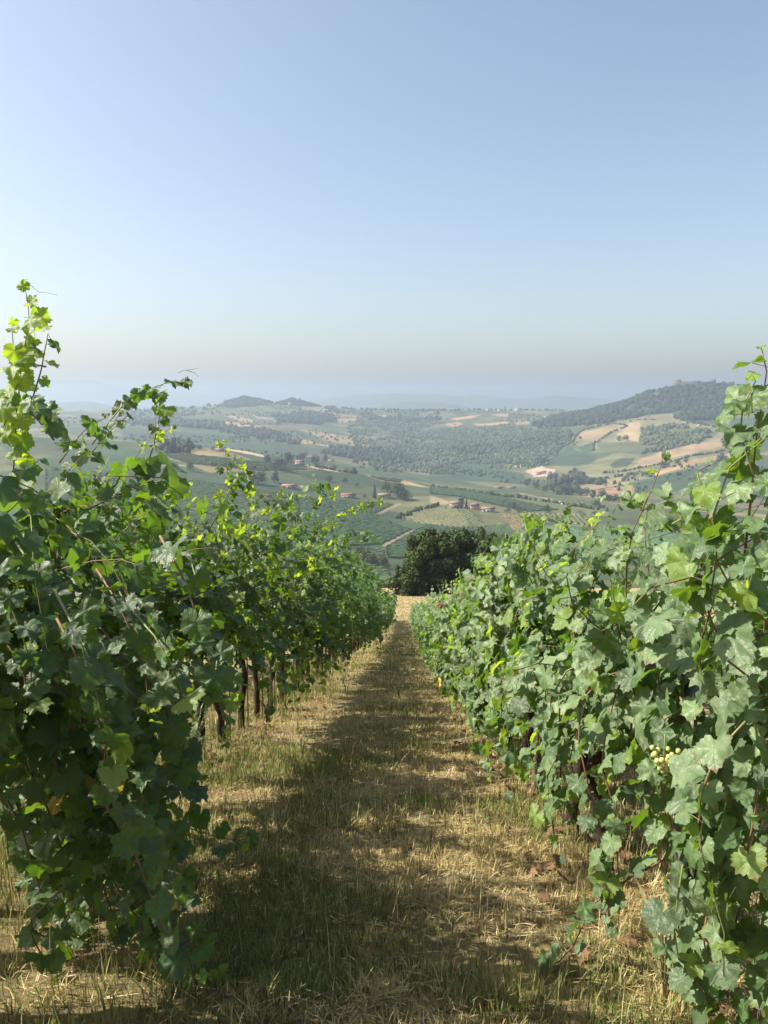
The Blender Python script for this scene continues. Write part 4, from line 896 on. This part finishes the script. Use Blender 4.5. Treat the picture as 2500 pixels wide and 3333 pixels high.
# ------------------------------------------------------------------ the two rows
ROWDX = .029
RX, LX = 1.08, -1.95
def row_x(x0, y): return x0 + ROWDX * y
ROT = -math.atan(ROWDX)
def trunk_pts(r, h=.82, lean=None):
    a, b = r.normal(0, .06, 2) if lean is None else lean
    return np.array([(0, 0, -.06), (a * .3 + r.normal(0, .012), b * .3, h * .3), (a * .6 + r.normal(0, .02), b * .7 + r.normal(0, .02), h * .65), (a * .35, b * .6, h)])
def make_trunk(r, lean=None, h=.82):
    mb = MB(); p = trunk_pts(r, h, lean)
    t = np.linspace(0, 3, 10); q = np.stack([np.interp(t, range(4), p[:, k]) for k in range(3)], 1); q[1:-1, :2] += r.normal(0, .008, (8, 2))
    rad = np.interp(t, [0, .5, 2, 3], [.055, .042, .038, .046]) * r.uniform(.85, 1.15, 10)
    mb.tube(q, rad, 8); return mb, q[-1]
def make_arm(r, top, z):
    mb = MB()
    mb.tube([top + np.array([0, 0, -.03]), top + np.array([r.normal(0, .02), .12, .04]), np.array([r.normal(0, .03), .48, z])], [.026, .018, .011], 6)
    mb.tube([top + np.array([0, 0, -.03]), top + np.array([r.normal(0, .02), -.12, .04]), np.array([r.normal(0, .03), -.48, z])], [.026, .018, .011], 6)
    return mb
def shoot_mesh(pts):
    mb = MB(); q = pts[::2] if len(pts) > 4 else pts
    if (len(pts) - 1) % 2: q = np.concatenate([q, pts[-1:]])
    mb.tube(q, np.linspace(.0044, .0016, len(q)), 5)
    return mb
SPECIAL = {}     # (side, index) -> extra shoots in world space, filled below
def wpt(xp, yp, D):
    u, t = ray(xp, yp); return np.array([u * D, D, t * D])
def poly_shoot(pts, step=.044):
    pts = np.array(pts, float); d = np.concatenate([[0], np.cumsum(np.linalg.norm(np.diff(pts, axis=0), axis=1))])
    t = np.arange(0, d[-1], step); return np.stack([np.interp(t, d, pts[:, k]) for k in range(3)], 1)
def near_vine(side, idx, y, label, **kw):
    r = np.random.default_rng(1000 + idx * 13 + (0 if side == 'L' else 500))
    alley = 1 if side == 'L' else -1
    x = row_x(LX if side == 'L' else RX, y) + kw.pop('dx', 0)
    base = np.array([x, y, gz(x, y)])
    e = empty('grape_vine', base, ROT)
    tag(e, label, 'grape vine', 'vines of the left row' if side == 'L' else 'vines of the right row')
    lean = kw.pop('trunk_lean', None); extra = kw.pop('extra', []); yellow = kw.pop('yellow', 0); red = kw.pop('red', 0)
    shoots, P, O, S, Yg = gen_vine(r, alley, **kw); ne = 0
    for pts, opt in extra:
        q = poly_shoot(pts) - base
        k = leaves_on(r, q if len(q) < 9 else q[3:], alley, **opt)
        if k is None: continue
        ne += len(k[0])
        P = np.concatenate([P, k[0]]); O = np.concatenate([O, k[1]]); S = np.concatenate([S, k[2]]); Yg = np.concatenate([Yg, k[3] | (r.random(len(k[3])) < opt.get('young', 0))]); shoots.append(q)
    mb, top = make_trunk(r, lean, 1.03 if side == 'L' else .82); mb.build('trunk', M_bark, e, True)
    make_arm(r, top, top[2] + .04).build('arm', M_bark, e, True)
    for k, pts in enumerate(shoots):
        if len(pts) > 3: shoot_mesh(pts).build('shoot', M_cane if r.random() < .6 else M_cane_green, e, True)
    # the leaves one can pick out are objects, the rest one mass
    score = P[:, 0] * alley + .25 * (P[:, 2] - 1) - .35 * np.abs(P[:, 2] - 1.1) * 0 + r.normal(0, .06, len(P)) + Yg * .1 + np.where(np.arange(len(P)) >= len(P) - 1, .0, 0)
    if ne: score[-ne:] += 5
    order = np.argsort(-score); pick = order[:300]; rest = order[300:]
    zt = np.quantile(P[:, 2], .25)
    for i in pick:
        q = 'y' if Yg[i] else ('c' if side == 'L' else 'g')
        if red and 1.15 < P[i, 2] < 1.75 and r.random() < red * 4: q = 'r'
        elif yellow and P[i, 2] < zt + .1 and r.random() < yellow: q = 'o'
        o = bpy.data.objects.new('leaf', LEAFM[q][r.integers(0, 12)]); col.objects.link(o); o.parent = e
        m = Matrix.Identity(4)
        A = O[i] * S[i]
        for a in range(3):
            for b in range(3): m[a][b] = A[a, b]
            m[a][3] = P[i, a]
        o.matrix_basis = m
    if len(rest): tag(obj('foliage', join_leaves('foliage', P[rest], O[rest], S[rest], MIDL, M_leaf_shade if side == 'L' else M_leaf, r), e), kind='stuff')
    return e, base

def tendril(e, base, pts):
    mb = MB(); q = poly_shoot(pts, .012) - base; q[1:-1] += np.random.default_rng(3).normal(0, .001, q[1:-1].shape)
    mb.tube(q, np.linspace(.0016, .0008, len(q)), 4); mb.build('tendril', M_cane_green, e, True)
YL = [1.35 + .92 * k for k in range(12)]; YR = [1.95 + .92 * k for k in range(12)]
ordinal = ['first', 'second', 'third', 'fourth', 'fifth', 'sixth', 'seventh', 'eighth', 'ninth', 'tenth', 'eleventh', 'twelfth']
LLAB = ['shaded sprawling vine with big dark leaves, nearest on the left', 'shaded vine whose low shoots trail over the sunlit straw on the left', 'tall vine with a yellow-green shoot against the sky at the left edge',
        'left-row vine with a long shoot arching over against the hills', 'left-row vine just beyond the arching shoot, deep in shade', 'left-row vine with the first dark trunk seen under the leaves', 'left-row vine whose trunk stands beside tall weeds',
        'left-row vine with a thick bare trunk and no low leaves', 'left-row vine with forked trunk and thin canes beside it', 'left-row vine tenth down the slope, trunk in sunlight', 'left-row vine eleventh down the slope', 'left-row vine twelfth down the slope, last with separate leaves']
RLAB = ['right-edge vine with a tall reddish shoot rising against the sky', 'right-row vine with green grapes and a leaning dark trunk by the steel post', 'right-row vine with a stout trunk in a gap between two rods', 'right-row vine just beyond the gap with the stout trunk', 'right-row vine beside the second steel post',
        'right-row vine with a small shoot topping the field of the pink meadow', 'seventh vine down the sunlit right row', 'right-row vine with a red-leaved patch near its top', 'right-row vine with a pointed shoot standing up before the dark trees', 'tenth vine down the sunlit right row', 'right-row vine eleventh down the slope', 'right-row vine twelfth down the slope, last with separate leaves']
S1 = [((wpt(30, 900, 3.4)), {}), ]
EXL = {
    1: [([wpt(150, 1750, 2.6), wpt(300, 1980, 2.6), wpt(380, 2060, 2.6), wpt(420, 2110, 2.6), wpt(560, 2075, 2.65)], dict(size=.85)),
        ([wpt(150, 1900, 2.3), wpt(60, 1990, 2.3), wpt(130, 2110, 2.3)], dict(size=.8))],
    2: [([wpt(20, 1100, 3.6), wpt(30, 900, 3.6), wpt(45, 760, 3.65), wpt(60, 690, 3.7), wpt(45, 605, 3.75)], dict(size=.78, young=.9, outw=.15, sunw=.15, cam=.9)),
        ([wpt(-20, 1000, 3.6), wpt(15, 880, 3.6), wpt(25, 760, 3.6), wpt(20, 690, 3.6)], dict(size=.85, young=.9, outw=.15, sunw=.15, cam=.9)),
        ([wpt(60, 880, 3.6), wpt(85, 800, 3.6), wpt(100, 720, 3.6), wpt(112, 745, 3.6)], dict(size=.6, young=.2)),
        ([wpt(250, 1700, 3.3), wpt(400, 1780, 3.4), wpt(470, 1800, 3.45), wpt(560, 1815, 3.5)], dict(size=.8)),
        ([wpt(120, 950, 3.2), wpt(60, 880, 3.3), wpt(40, 850, 3.3)], dict(size=.9)),
        ([wpt(200, 1500, 3.0), wpt(330, 1580, 3.1), wpt(430, 1680, 3.2)], dict(size=.9))],
    3: [([wpt(300, 1060, 4.1), wpt(335, 960, 4.1), wpt(350, 880, 4.15), wpt(358, 835, 4.2)], dict(size=.65, young=.4, outw=.2, cam=.6)),
        ([wpt(200, 960, 4.1), wpt(262, 880, 4.1), wpt(300, 850, 4.15), wpt(358, 828, 4.2), wpt(425, 822, 4.25)], dict(size=.78, outw=.2, cam=.8)),
        ([wpt(130, 1000, 4.0), wpt(190, 920, 4.0), wpt(240, 900, 4.0)], dict(size=.9))],
    4: [([wpt(330, 1150, 4.8), wpt(380, 1060, 4.9), wpt(420, 1040, 4.9)], dict(size=.8, young=.3))],
    6: [([wpt(460, 1140, 6.2), wpt(500, 1060, 6.3), wpt(525, 1005, 6.4), wpt(532, 995, 6.4)], dict(size=.8, young=.4)), ([wpt(500, 1050, 6.3), wpt(530, 1040, 6.4), wpt(540, 1080, 6.4)], dict(size=.8))],
    8: [([wpt(600, 1100, 8.2), wpt(650, 1062, 8.3), wpt(700, 1058, 8.4), wpt(735, 1062, 8.4)], dict(size=.85, young=.3)),
        ([wpt(680, 1160, 8.6), wpt(740, 1110, 8.7), wpt(780, 1090, 8.8), wpt(840, 1085, 8.9)], dict(size=.9, young=.5))],
    10: [([wpt(690, 1190, 10.0), wpt(750, 1160, 10.1), wpt(790, 1155, 10.2), wpt(825, 1175, 10.2)], dict(size=.9, young=.4))],
}
EXR = {
    0: [([wpt(1600, 1250, 2.2), wpt(1620, 1060, 2.25), wpt(1628, 950, 2.25), wpt(1645, 850, 2.25), wpt(1655, 770, 2.3), wpt(1625, 730, 2.3)], dict(size=.72, cam=.7, outw=.4)),
        ([wpt(1640, 1060, 2.2), wpt(1600, 960, 2.2), wpt(1590, 900, 2.2), wpt(1640, 800, 2.25)], dict(size=.8, cam=.7, outw=.4)),
        ([wpt(1560, 1200, 2.2), wpt(1520, 1090, 2.25), wpt(1500, 1020, 2.3), wpt(1540, 1000, 2.3)], dict(size=.9)),
        ([wpt(1480, 2040, 2.2), wpt(1500, 2120, 2.15), wpt(1560, 2210, 2.1)], dict(size=.9))],
    1: [([wpt(1450, 1850, 2.8), wpt(1360, 1900, 2.75), wpt(1280, 1960, 2.7), wpt(1240, 2060, 2.65), wpt(1180, 2110, 2.62), wpt(1120, 2120, 2.6)], dict(size=.75)),
        ([wpt(1450, 1150, 3.1), wpt(1370, 1080, 3.2), wpt(1350, 1035, 3.2)], dict(size=.7)), ([wpt(1480, 1150, 3.0), wpt(1440, 1080, 3.1), wpt(1435, 1050, 3.1)], dict(size=.7))],
    4: [([wpt(1290, 1200, 5.2), wpt(1275, 1140, 5.2), wpt(1270, 1115, 5.2)], dict(size=.7))],
    8: [([wpt(1080, 1280, 9.0), wpt(1090, 1200, 9.0), wpt(1085, 1140, 9.0), wpt(1083, 1128, 9.0)], dict(size=.9, young=.2)), ([wpt(1100, 1290, 9.0), wpt(1112, 1200, 9.0), wpt(1108, 1150, 9.0)], dict(size=.9)), ([wpt(1060, 1290, 9.0), wpt(1070, 1240, 9.0), wpt(1078, 1170, 9.0)], dict(size=.9))],
    10: [([wpt(985, 1310, 11.), wpt(988, 1270, 11.), wpt(984, 1255, 11.)], dict(size=.9))],
}
vines = {}
rr = np.random.default_rng(99)
for j in range(62):
    D = rr.uniform(2.0, 3.7); xp = rr.uniform(-60, 300) * (.6 + .4 * (3.7 - D)) ; yp = rr.uniform(1150, 1820); dy = rr.uniform(220, 430)
    EXL.setdefault(1 if D < 2.7 else (2 if D < 3.3 else 3), []).append(([wpt(xp, yp, D + .15), wpt(xp + 60, yp + dy * .25, D), wpt(xp + 110, yp + dy * .65, D - .03), wpt(xp + rr.uniform(90, 150), yp + dy, D - .05)], dict(size=.76, cam=.5, outw=.3)))
for j in range(25):
    D = rr.uniform(1.75, 2.5); xp = rr.uniform(1480, 1860); yp = rr.uniform(1450, 1950); dy = rr.uniform(220, 420)
    EXR.setdefault(0 if D < 2.3 else 1, []).append(([wpt(xp, yp, D + .12), wpt(xp - 30, yp + dy * .3, D), wpt(xp - 50, yp + dy * .7, D - .03), wpt(xp - rr.uniform(20, 90), yp + dy, D - .05)], dict(size=.68, cam=.35)))
for k, y in enumerate(YL):
    near = max(0, 1 - k / 5)
    vines['L', k] = near_vine('L', k, y, LLAB[k], H=[1.15, 1.15, 1.12, 1.10, 1.16, 1.24, 1.27, 1.32, 1.38, 1.42, 1.42, 1.42][k], bulge=.85 + .2 * near, size=.8 if k < 3 else .95, nsh=[19, 19, 25, 20, 17, 24, 15, 22, 18, 24, 17, 22][k], nhang=[15, 14, 12, 6, 4][k] if k < 5 else 3, lean=.25 + .05 * near,
                              low=1.08 - .5 * near, hside=.97, base_h=1.02, bias=.66, yellow=.04 if k < 3 else .008, extra=EXL.get(k, []), dens=1.3)
for k, y in enumerate(YR):
    vines['R', k] = near_vine('R', k, y, RLAB[k], H=[.92, 1.02, 1.14, 1.16][k] if k < 4 else (1.02 if k < 6 else .94), longf=1.4, bulge=.42 + .014 * k, nsh=20, nhang=[7, 7, 5, 11][k] if k < 4 else 12, lean=.0, size=[.72, .75, .82, .88][k] if k < 4 else .95, low=[.5, .5, .72, .25][k] if k < 4 else .2, bias=.68, yellow=.004 if k > 1 else 0, red=.12 if k == 7 else 0,
                              extra=EXR.get(k, []), dens=1.25, trunk_lean=(.16, .06) if k == 1 else None, dx=.14 if k == 0 else 0)
ev, b_ = vines['L', 2]
tendril(ev, b_, [wpt(46, 606, 3.75), wpt(62, 618, 3.75), wpt(78, 632, 3.74), wpt(100, 633, 3.72), wpt(121, 639, 3.7)])
ev, b_ = vines['L', 3]
tendril(ev, b_, [wpt(385, 806, 4.24), wpt(398, 800, 4.24), wpt(414, 799, 4.24), wpt(432, 795, 4.24)])
tendril(ev, b_, [wpt(402, 800, 4.24), wpt(418, 804, 4.24), wpt(426, 810, 4.24), wpt(431, 817, 4.23)])
tendril(ev, b_, [wpt(352, 905, 4.15), wpt(366, 918, 4.14), wpt(374, 935, 4.13), wpt(386, 950, 4.12), wpt(391, 962, 4.12)])
# vines further down, and the rows on either side, are copies of a few
def vine_set(prefix, alley, lib, n, kw, seed):
    out = []
    for i in range(n):
        r = np.random.default_rng(seed + i)
        sh, P, O, S, Yg = gen_vine(r, alley, **kw)
        if lib is FARL:
            k = r.random(len(P)) < .62; P, O, S = P[k], O[k], S[k] * 1.22
        fm = join_leaves('foliage', P, O, S, lib, (M_leaf_shade_far if alley > 0 else M_leaf_far) if lib is FARL else (M_leaf_shade if alley > 0 else M_leaf), r)
        mb, top = make_trunk(r, None, 1.03 if alley > 0 else .82); out.append((fm, mb.mesh('trunk', M_bark, True)))
    return out
KL = dict(H=1.40, bulge=.95, nsh=22, nhang=5, lean=.28, low=1.08, hside=.97, base_h=1.02, bias=.66, dens=1.1); KR = dict(H=.92, longf=1.4, bulge=.58, nsh=18, nhang=10, lean=0, low=.3, bias=.66, dens=1.15)
SETS = {('L', 0): vine_set('L', 1, MIDL, 6, KL, 300), ('R', 0): vine_set('R', -1, MIDL, 6, KR, 330), ('L', 1): vine_set('L', 1, FARL, 6, KL, 360), ('R', 1): vine_set('R', -1, FARL, 6, KR, 390)}
def far_vine(side, x0, y, lod, label, group, i):
    x = row_x(x0, y) + random.gauss(0, .05)
    e = empty('grape_vine', (x, y, gz(x, y)), ROT)
    s = random.uniform(.92, 1.08); s *= .82 if 'next' in group else 1.
    e.scale = (s, s * random.choice([-1, 1]), s * random.uniform(.93, 1.07))
    fm, tm = SETS[side, lod][i % 6]
    tag(obj('foliage', fm, e), kind='stuff'); obj('trunk', tm, e)
    tag(e, label, 'grape vine', group)
for side, x0, y0 in (('L', LX, YL[-1]), ('R', RX, YR[-1])):
    word = 'left' if side == 'L' else 'right'
    y = y0 + .92; i = 0
    while y < 63:
        lab = f'{word}-row vine halfway down the slope, merging with its neighbours' if y < 27 else f'small far vine near the lower end of the {word} row'
        far_vine(side, x0, y, 0 if y < 22 else 1, lab, f'vines of the {word} row', i); y += .92; i += random.choice([1, 2, 4, 5])
for side, x0, word, ya in (('L', LX - 2.9, 'left', 3.5), ('R', RX + 2.9, 'right', 2.5)):
    for k in range(26):
        far_vine(side, x0, ya + k * .95, 0 if k < 10 else 1, f'vine of the next row, glimpsed behind the {word} row', f'vines of the next row on the {word}', k * 5 + k // 3)

# ------------------------------------------------------------------ posts, rods, wires
def post(x, y, h, label, lean=0, w=.045):
    e = empty('vineyard_post', (x, y, gz(x, y) - .15), R(20))
    mb = MB(); t = .006
    mb.box((0, 0, h / 2), (w, t, h)); mb.box((-w / 2 + t / 2, w * .38 + t / 2 - .0005, h / 2), (t, w * .75, h)); mb.box((w / 2 - t / 2, w * .38 + t / 2 - .0005, h / 2), (t, w * .75, h))
    mb.build('profile', M_steel, e)
    for k in range(3):
        mb = MB(); mb.box((0, -.006, h * (.45 + .2 * k)), (.012, .009, .03)); mb.build('hook', M_wire, e)
    e.rotation_euler[1] = lean
    tag(e, label, 'post', 'steel posts of the vine rows')
for side, x0, lst in (('R', RX - .05, [(2.62, 'steel post with a bright edge at the lower right'), (5.55, 'steel post among leaves beyond the gap in the right row'), (8.0, 'thin dark steel post before the narrow part of the right row')]),
                      ('L', LX + .05, [(5.2, 'steel post hidden in the shaded left row'), (10.4, 'steel post between trunks of the left row')])):
    for y, lab in lst: post(row_x(x0, y), y, 1.4, lab)
for y in list(np.arange(13.5, 62, 4.6)):
    post(row_x(RX, y), y, 1.8, 'distant steel post inside the right row'); post(row_x(LX, y), y, 1.8, 'distant steel post inside the left row')
def rod(x, y, h, label):
    mb = MB(); mb.tube([(0, 0, -.1), (.01, 0, h * .5), (0, 0, h)], .0075, 6); e = mb.build('vine_stake', M_rust, None, True); e.location = (x, y, gz(x, y)); tag(e, label, 'stake', 'thin iron stakes beside the vines')
rod(row_x(RX, 4.9) - .02, 4.95, 1.4, 'thin dark stake left of the stout trunk in the gap'); rod(row_x(RX, 4.1) - .02, 4.35, 1.4, 'thin brown stake right of the gap in the right row')
for k in (7, 8, 9, 10): rod(row_x(LX, YL[k]) + .05, YL[k] + .12, 1.3, f'thin iron stake at the {ordinal[k]} trunk of the left row')
for side, x0 in (('right', RX), ('left', LX)):
    for h, nm in ((.86, 'lowest'), (1.3, 'middle'), (1.75, 'top')):
        mb = MB(); ysq = np.linspace(.3, 62, 60)
        mb.tube([(row_x(x0, y), y, float(near_z(y)) + h) for y in ysq], .0016, 4)
        tag(mb.build('trellis_wire', M_wire, None, True), f'{nm} trellis wire of the {side} row', 'wire')

# ------------------------------------------------------------------ grapes
def bunch(e, base, P, n, mat, r, size=.0085, L=.10):
    b = empty('grape_bunch', np.array(P) - base); b.parent = e
    b.rotation_euler = (0, 0, 0)
    if mat not in BERRY:
        t = MB(); V = []; F = []
        nu, nv = 8, 5
        for j in range(nv + 1):
            th = math.pi * j / nv
            for i in range(nu): V.append((math.sin(th) * math.cos(2 * math.pi * i / nu), math.sin(th) * math.sin(2 * math.pi * i / nu), math.cos(th)))
        F = [(j * nu + i, (j + 1) * nu + i, (j + 1) * nu + (i + 1) % nu, j * nu + (i + 1) % nu) for j in range(nv) for i in range(nu)]
        BERRY[mat] = mesh('grape', V, np.array(F), mat)
    mb = MB(); mb.tube([(0, 0, .05), (0, 0, -L)], .002, 4); mb.build('stem', M_cane_green, b)
    for k in range(n):
        f = (k + .5) / n; a = k * 2.4; q = (.030 * (1 - f) + .008) * r.uniform(.8, 1.1)
        o = obj('grape', BERRY[mat], b, (math.cos(a) * q, math.sin(a) * q, -f * L)); s = size * r.uniform(.9, 1.15); o.scale = (s, s, s * 1.05)
BERRY = {}
r = np.random.default_rng(5)
def rot_inv(base, p): return np.array(p)
ev, b_ = vines['R', 1]; bunch(ev, b_, wpt(1457, 1625, 2.02), 30, M_grape, r, .0078, .06)
ev, b_ = vines['R', 2]; bunch(ev, b_, np.array([b_[0] - .12, b_[1], b_[2] + .82]), 24, M_grape, r)
ev, b_ = vines['L', 5]; bunch(ev, b_, wpt(295, 1305, 5.3), 26, M_red_grape, r)

# ------------------------------------------------------------------ grass, straw, weeds
def blades(X, Y, L, W, tilt, az, C, seg2, r, lift=0.):
    n = len(X); Z = ground_z(X, Y) + lift
    d = np.stack([np.cos(az), np.sin(az)], 1); p = np.stack([-d[:, 1], d[:, 0]], 1)
    b = np.stack([X, Y, Z], 1)
    up = np.cos(tilt) * L; fw = np.sin(tilt) * L
    def pt(f, s, k):
        q = b.copy(); q[:, :2] += d * (fw * f * (.6 + .4 * f))[:, None] + p * (s * W * k)[:, None]; q[:, 2] += up * f * (1.25 - .25 * f) + SLOPE * 0
        q[:, 2] -= SLOPE * (d[:, 1] * fw * f)      # follow the slope
        return q
    if seg2:
        V = np.stack([pt(0, -.5, 1), pt(0, .5, 1), pt(.55, -.5, .8), pt(.55, .5, .8), pt(1, 0, 0)], 1).reshape(-1, 3)
        k = (np.arange(n) * 5)[:, None]; F = [np.concatenate([k + np.array([[2, 3, 4]])]), k + np.array([[0, 1, 3, 2]])]; rep = 5
    else:
        V = np.stack([pt(0, -.5, 1), pt(0, .5, 1), pt(1, 0, 0)], 1).reshape(-1, 3)
        k = (np.arange(n) * 3)[:, None]; F = [k + np.array([[0, 1, 2]])]; rep = 3
    return V, F, np.repeat(C, rep, 0)
PALS = np.array([(.53, .42, .18), (.60, .49, .25), (.44, .34, .14), (.32, .235, .10), (.63, .54, .31)])
PALG = np.array([(.15, .18, .05), (.20, .22, .065), (.11, .14, .042), (.27, .26, .09)])
def grass_colour(X, Y, r, gbias=0.):
    g = fbm(X * .8, Y * .8, 21, 4) + .25 * (vnoise(X * 4, Y * 4, 22) - .5)
    edge = np.exp(-((X - row_x(LX, Y)) / .5) ** 2) * .14 + np.exp(-((X - row_x(RX, Y)) / .4) ** 2) * .10
    pg = np.clip((g - .41 + edge + gbias) * 4.5, .10, .88)
    isg = r.random(len(X)) < pg
    C = PALS[r.integers(0, 5, len(X))] * r.uniform(.7, 1.15, (len(X), 1))
    C[isg] = PALG[r.integers(0, 4, isg.sum())] * r.uniform(.75, 1.25, (isg.sum(), 1))
    return C, isg
VV, F3, F4, CC = [], [], [], []; n0 = 0
def put(V, F, C):
    global n0
    VV.append(V); CC.append(C)
    for f in F: (F3 if f.shape[1] == 3 else F4).append(f + n0)
    n0 += len(V)
rg = np.random.default_rng(77)
for y0, y1, dens, w, seg2, lmul in ((1.6, 4.2, 7000, .0042, True, 1.), (4.2, 7.5, 3600, .0055, True, 1.), (7.5, 14, 1700, .008, False, 1.05), (14, 28, 430, .014, False, 1.2), (28, 64, 130, .03, False, 1.4), (64, 92, 40, .06, False, 1.6)):
    xl, xr = (-3.4, 2.6) if y1 < 64 else (-9, 9)
    n = int((xr - xl) * (y1 - y0) * dens)
    X = rg.uniform(xl, xr, n); Y = rg.uniform(y0, y1, n)
    X = X + ROWDX * Y
    bare = fbm(X * 1.7, Y * 1.7, 51, 3); keep = rg.random(n) < np.clip(1.5 - (bare - .42) * 5, .30, 1); X, Y = X[keep], Y[keep]; n = len(X)
    C, isg = grass_colour(X, Y, rg, .07 * np.exp(-((X - row_x(-.3, Y)) / .7) ** 2))
    tuft = vnoise(X * 7, Y * 7, 61)
    L = rg.uniform(.022, .062, n) * (1 + 1.1 * (tuft > .68)) * np.where(isg, 1.15, 1.) * lmul
    lying = (~isg) & (rg.random(n) < .34)
    tilt = np.where(lying, rg.uniform(1.25, 1.5, n), np.abs(rg.normal(.45, .34, n))); L = np.where(lying, L * 1.35, L)
    V, F, C2_ = blades(X, Y, L, w * rg.uniform(.6, 1.3, n), tilt, rg.uniform(0, 6.28, n), C, seg2, rg, lift=np.where(lying, .012, 0))
    put(V, F, C2_)
# taller seed stalks here and there, and rank grass under the left row
n = 1100; Y = rg.uniform(2, 16, n); X = row_x(0, Y) + rg.uniform(-2, 1.2, n)
C = PALS[rg.integers(0, 5, n)] * 1.05
put(*blades(X, Y, rg.uniform(.12, .30, n), .0032 * np.ones(n), np.abs(rg.normal(.3, .3, n)), rg.uniform(0, 6.28, n), C, True, rg))
n = 5200; Y = rg.uniform(3, 20, n); X = row_x(LX, Y) + rg.normal(-.1, .28, n); pk = vnoise(X * 1.5, Y * 1.5, 91) > .45; X, Y = X[pk], Y[pk]; n = len(X)
C, _ = grass_colour(X, Y, rg, .12)
put(*blades(X, Y, rg.uniform(.10, .38, n), .006 * np.ones(n), np.abs(rg.normal(.2, .2, n)), rg.uniform(0, 6.28, n), C, True, rg))
n = 3000; Y = rg.uniform(2, 16, n); X = row_x(RX, Y) + rg.normal(.1, .25, n); pk = vnoise(X * 1.5, Y * 1.5, 92) > .45; X, Y = X[pk], Y[pk]; n = len(X)
C, _ = grass_colour(X, Y, rg, .02)
put(*blades(X, Y, rg.uniform(.08, .26, n), .005 * np.ones(n), np.abs(rg.normal(.3, .25, n)), rg.uniform(0, 6.28, n), C, True, rg))
tag(obj('grass', mesh('grass', np.concatenate(VV), [np.concatenate(F3), np.concatenate(F4)], M_grass, colr=np.concatenate(CC), smooth=False)),
    'dry straw-coloured grass with green tufts covering the alley', kind='stuff')
# fallen leaves
r = np.random.default_rng(15); n = 420
Y = r.uniform(1.8, 12, n); sd_ = r.random(n) < .5; X = np.where(sd_, row_x(RX, Y) - np.abs(r.normal(0, .35, n)) + .15, row_x(LX, Y) + np.abs(r.normal(0, .5, n)) - .2)
P = np.stack([X, Y, ground_z(X, Y) + .03], 1)
O = orient(np.array([0, 0, 1.]) + r.normal(0, .35, (n, 3)), r.normal(size=(n, 3)))
tag(obj('leaf_litter', join_leaves('leaf_litter', P, O, r.uniform(.05, .10, n), MIDL, M_brown, r)), 'brown fallen vine leaves lying under the rows', kind='stuff')
# tall weeds by the left trunks
M_weed = simple('weed_green', (.10, .14, .06), (.17, .20, .09), .6, 20)
def weed(x, y, h, label, n=9, seed=0, mat=None):
    r = np.random.default_rng(seed); e = empty('weed', (x, y, gz(x, y))); tag(e, label, 'weed', 'tall weeds at the row feet')
    for k in range(n):
        a = r.uniform(0, 6.28); q = r.uniform(.03, .35) * h
        mb = MB(); pts = np.array([(0, 0, 0), (math.cos(a) * q * .35, math.sin(a) * q * .35, h * .55), (math.cos(a) * q, math.sin(a) * q, h * r.uniform(.8, 1.05))])
        mb.tube(pts, [.004, .003, .0012], 4)
        t = np.linspace(.2, .95, 9)
        for f in t:
            c = pts[0] * (1 - f) ** 2 + 2 * pts[1] * f * (1 - f) + pts[2] * f * f; b_ = r.uniform(0, 6.28); L = .09 * (1.1 - f * .5)
            d = np.array([math.cos(b_), math.sin(b_), .7]); s = np.array([-math.sin(b_), math.cos(b_), 0]) * .007
            mb.add([c - s, c + s, c + d * L], f3=[(0, 1, 2)])
        mb.build('stalk', mat or M_weed, e)
weed(-1.75, 6.75, .62, 'tall feathery weed beside a dark trunk of the left row', 12, 1)
weed(-1.62, 6.2, .45, 'shorter feathery weed in front of the tall one', 8, 2)
weed(1.0, 2.45, .42, 'broom-like dry weed leaning by the steel post', 14, 3, simple('weed_dry', (.30, .25, .12), (.20, .21, .09), .7, 20))
weed(-.62, 12.2, .35, 'small dark weed standing in the lit strip of the alley', 4, 4)
weed(.25, 12.0, .38, 'thin seed stalk standing in the middle of the alley', 3, 5)
print('woods', NW, 'objects', len(bpy.data.objects))
